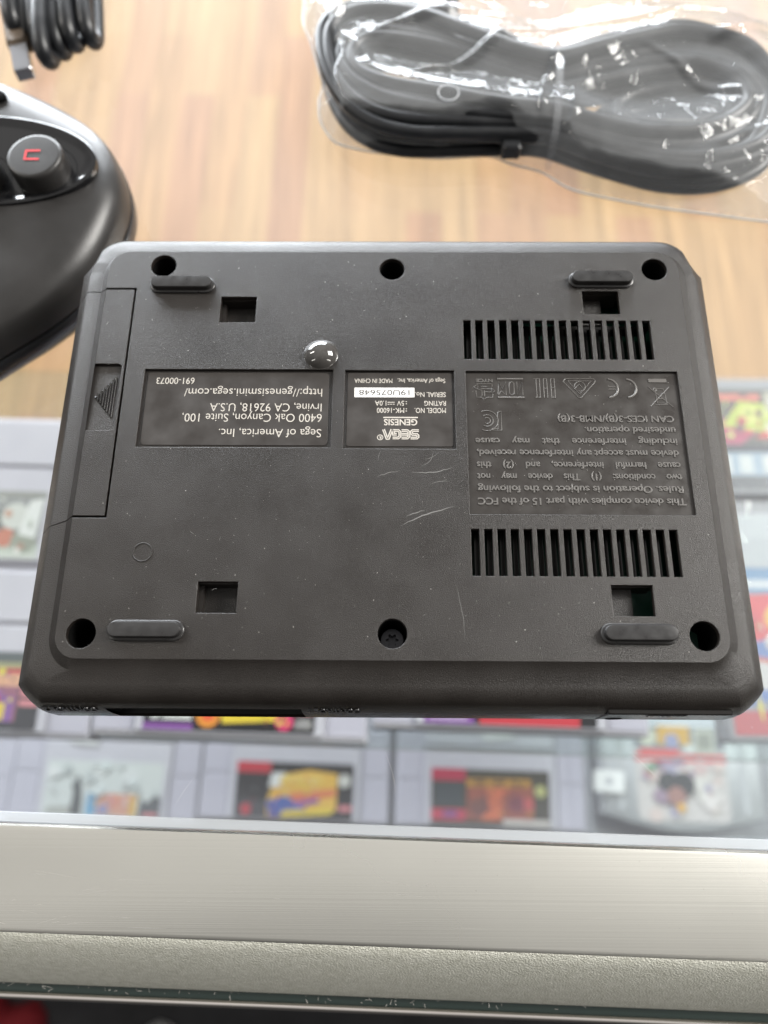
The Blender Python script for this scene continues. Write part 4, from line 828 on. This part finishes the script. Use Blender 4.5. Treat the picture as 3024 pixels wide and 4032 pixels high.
# ================================================================== small things on the floor in front of the case
cloth_lump('red_cloth', 'red cloth lying on the dark floor in front of the case', 'cloth', -505, -405, 62, 90, 40, mat('red_fabric', (.22, .008, .014), .8))
cloth_lump('grey_bag', 'small grey bag lying on the floor right of the red cloth', 'bag', -395, -425, 25, 40, 30, mat('grey_fabric', (.14, .14, .15), .8))
cloth_lump('white_cloth', 'crumpled white cloth lying on the floor beyond the grey bag', 'cloth', -300, -415, 52, 45, 40, mat('white_fabric', (.6, .6, .6), .8))
# ================================================================== wear on the case: dust and scratches on glass and metal
def flecks(name, n_, x0, x1, y0, y1, z, avoid, r0, r1, m):
    mb = MB(); r = random.Random(n_)
    while len(mb.f) < n_:
        x, y = r.uniform(x0, x1), r.uniform(y0, y1)
        if avoid and avoid[0] < x < avoid[2] and avoid[1] < y < avoid[3]: continue
        q = r.uniform(r0, r1); a = r.uniform(0, 6)
        mb.add([(x + q * r.uniform(.4, 1.4) * math.cos(a + k * 1.257), y + q * r.uniform(.4, 1.4) * math.sin(a + k * 1.257), z) for k in range(5)], [[0, 1, 2, 3, 4]])
    o = mb.build(name, m, case); o['kind'] = 'stuff'
flecks('glass_dust', 150, -120, 120, -82, 190, -0.05, (-80, -62, 80, 60), .04, .14, DUST)
flecks('trim_dust', 60, -110, 110, -107, -90, 1.66, None, .03, .09, mat('grey_grime', (.32, .31, .28), .8))
mb = MB()
for a, b, w in (((-1.5, -66.5), (1.5, -75.5), .05), ((0.2, -71), (1.2, -77), .035), ((-52, -80), (-47, -72), .03), ((58, -66), (66, -74), .03)): scratch(mb, wob(a, b, 8, .06, .2), w, -0.04)
o = mb.build('glass_scratches', mat('scratch_white', (.7, .7, .7), .6), case); o['kind'] = 'stuff'
mb = MB(); r = random.Random(21)
for k in range(34):
    x, y = r.uniform(-95, 92), r.uniform(-106, -91); l = r.uniform(2, 11) * (1 if r.random() < .8 else .3); a = math.radians(TH + r.gauss(0, 5)); scratch(mb, wob((x, y), (x + l * math.cos(a), y + l * math.sin(a)), 7, .04, .1), r.uniform(.012, .028), 1.65)
o = mb.build('trim_scratches', mat('metal_scratch', (.92, .91, .88), .35, 1.0), case); o['kind'] = 'stuff'
mb = MB()
for k in range(70):
    x = r.uniform(-100, 60); y = -124.7 + x * math.tan(math.radians(TH)) + r.uniform(-1.3, .6); a = r.uniform(0, 6.28); l = r.uniform(.25, 1.3); w = r.uniform(.05, .14)
    z = -24.3; mb.add([(x, y, z), (x + l * math.cos(a), y + l * math.sin(a), z + .3), (x + l * math.cos(a) - w * math.sin(a), y + l * math.sin(a) + w * math.cos(a), z + .3), (x - w * math.sin(a), y + w * math.cos(a), z)], [[0, 1, 2, 3]])
o = mb.build('gap_lint', DUST, case); o['kind'] = 'stuff'
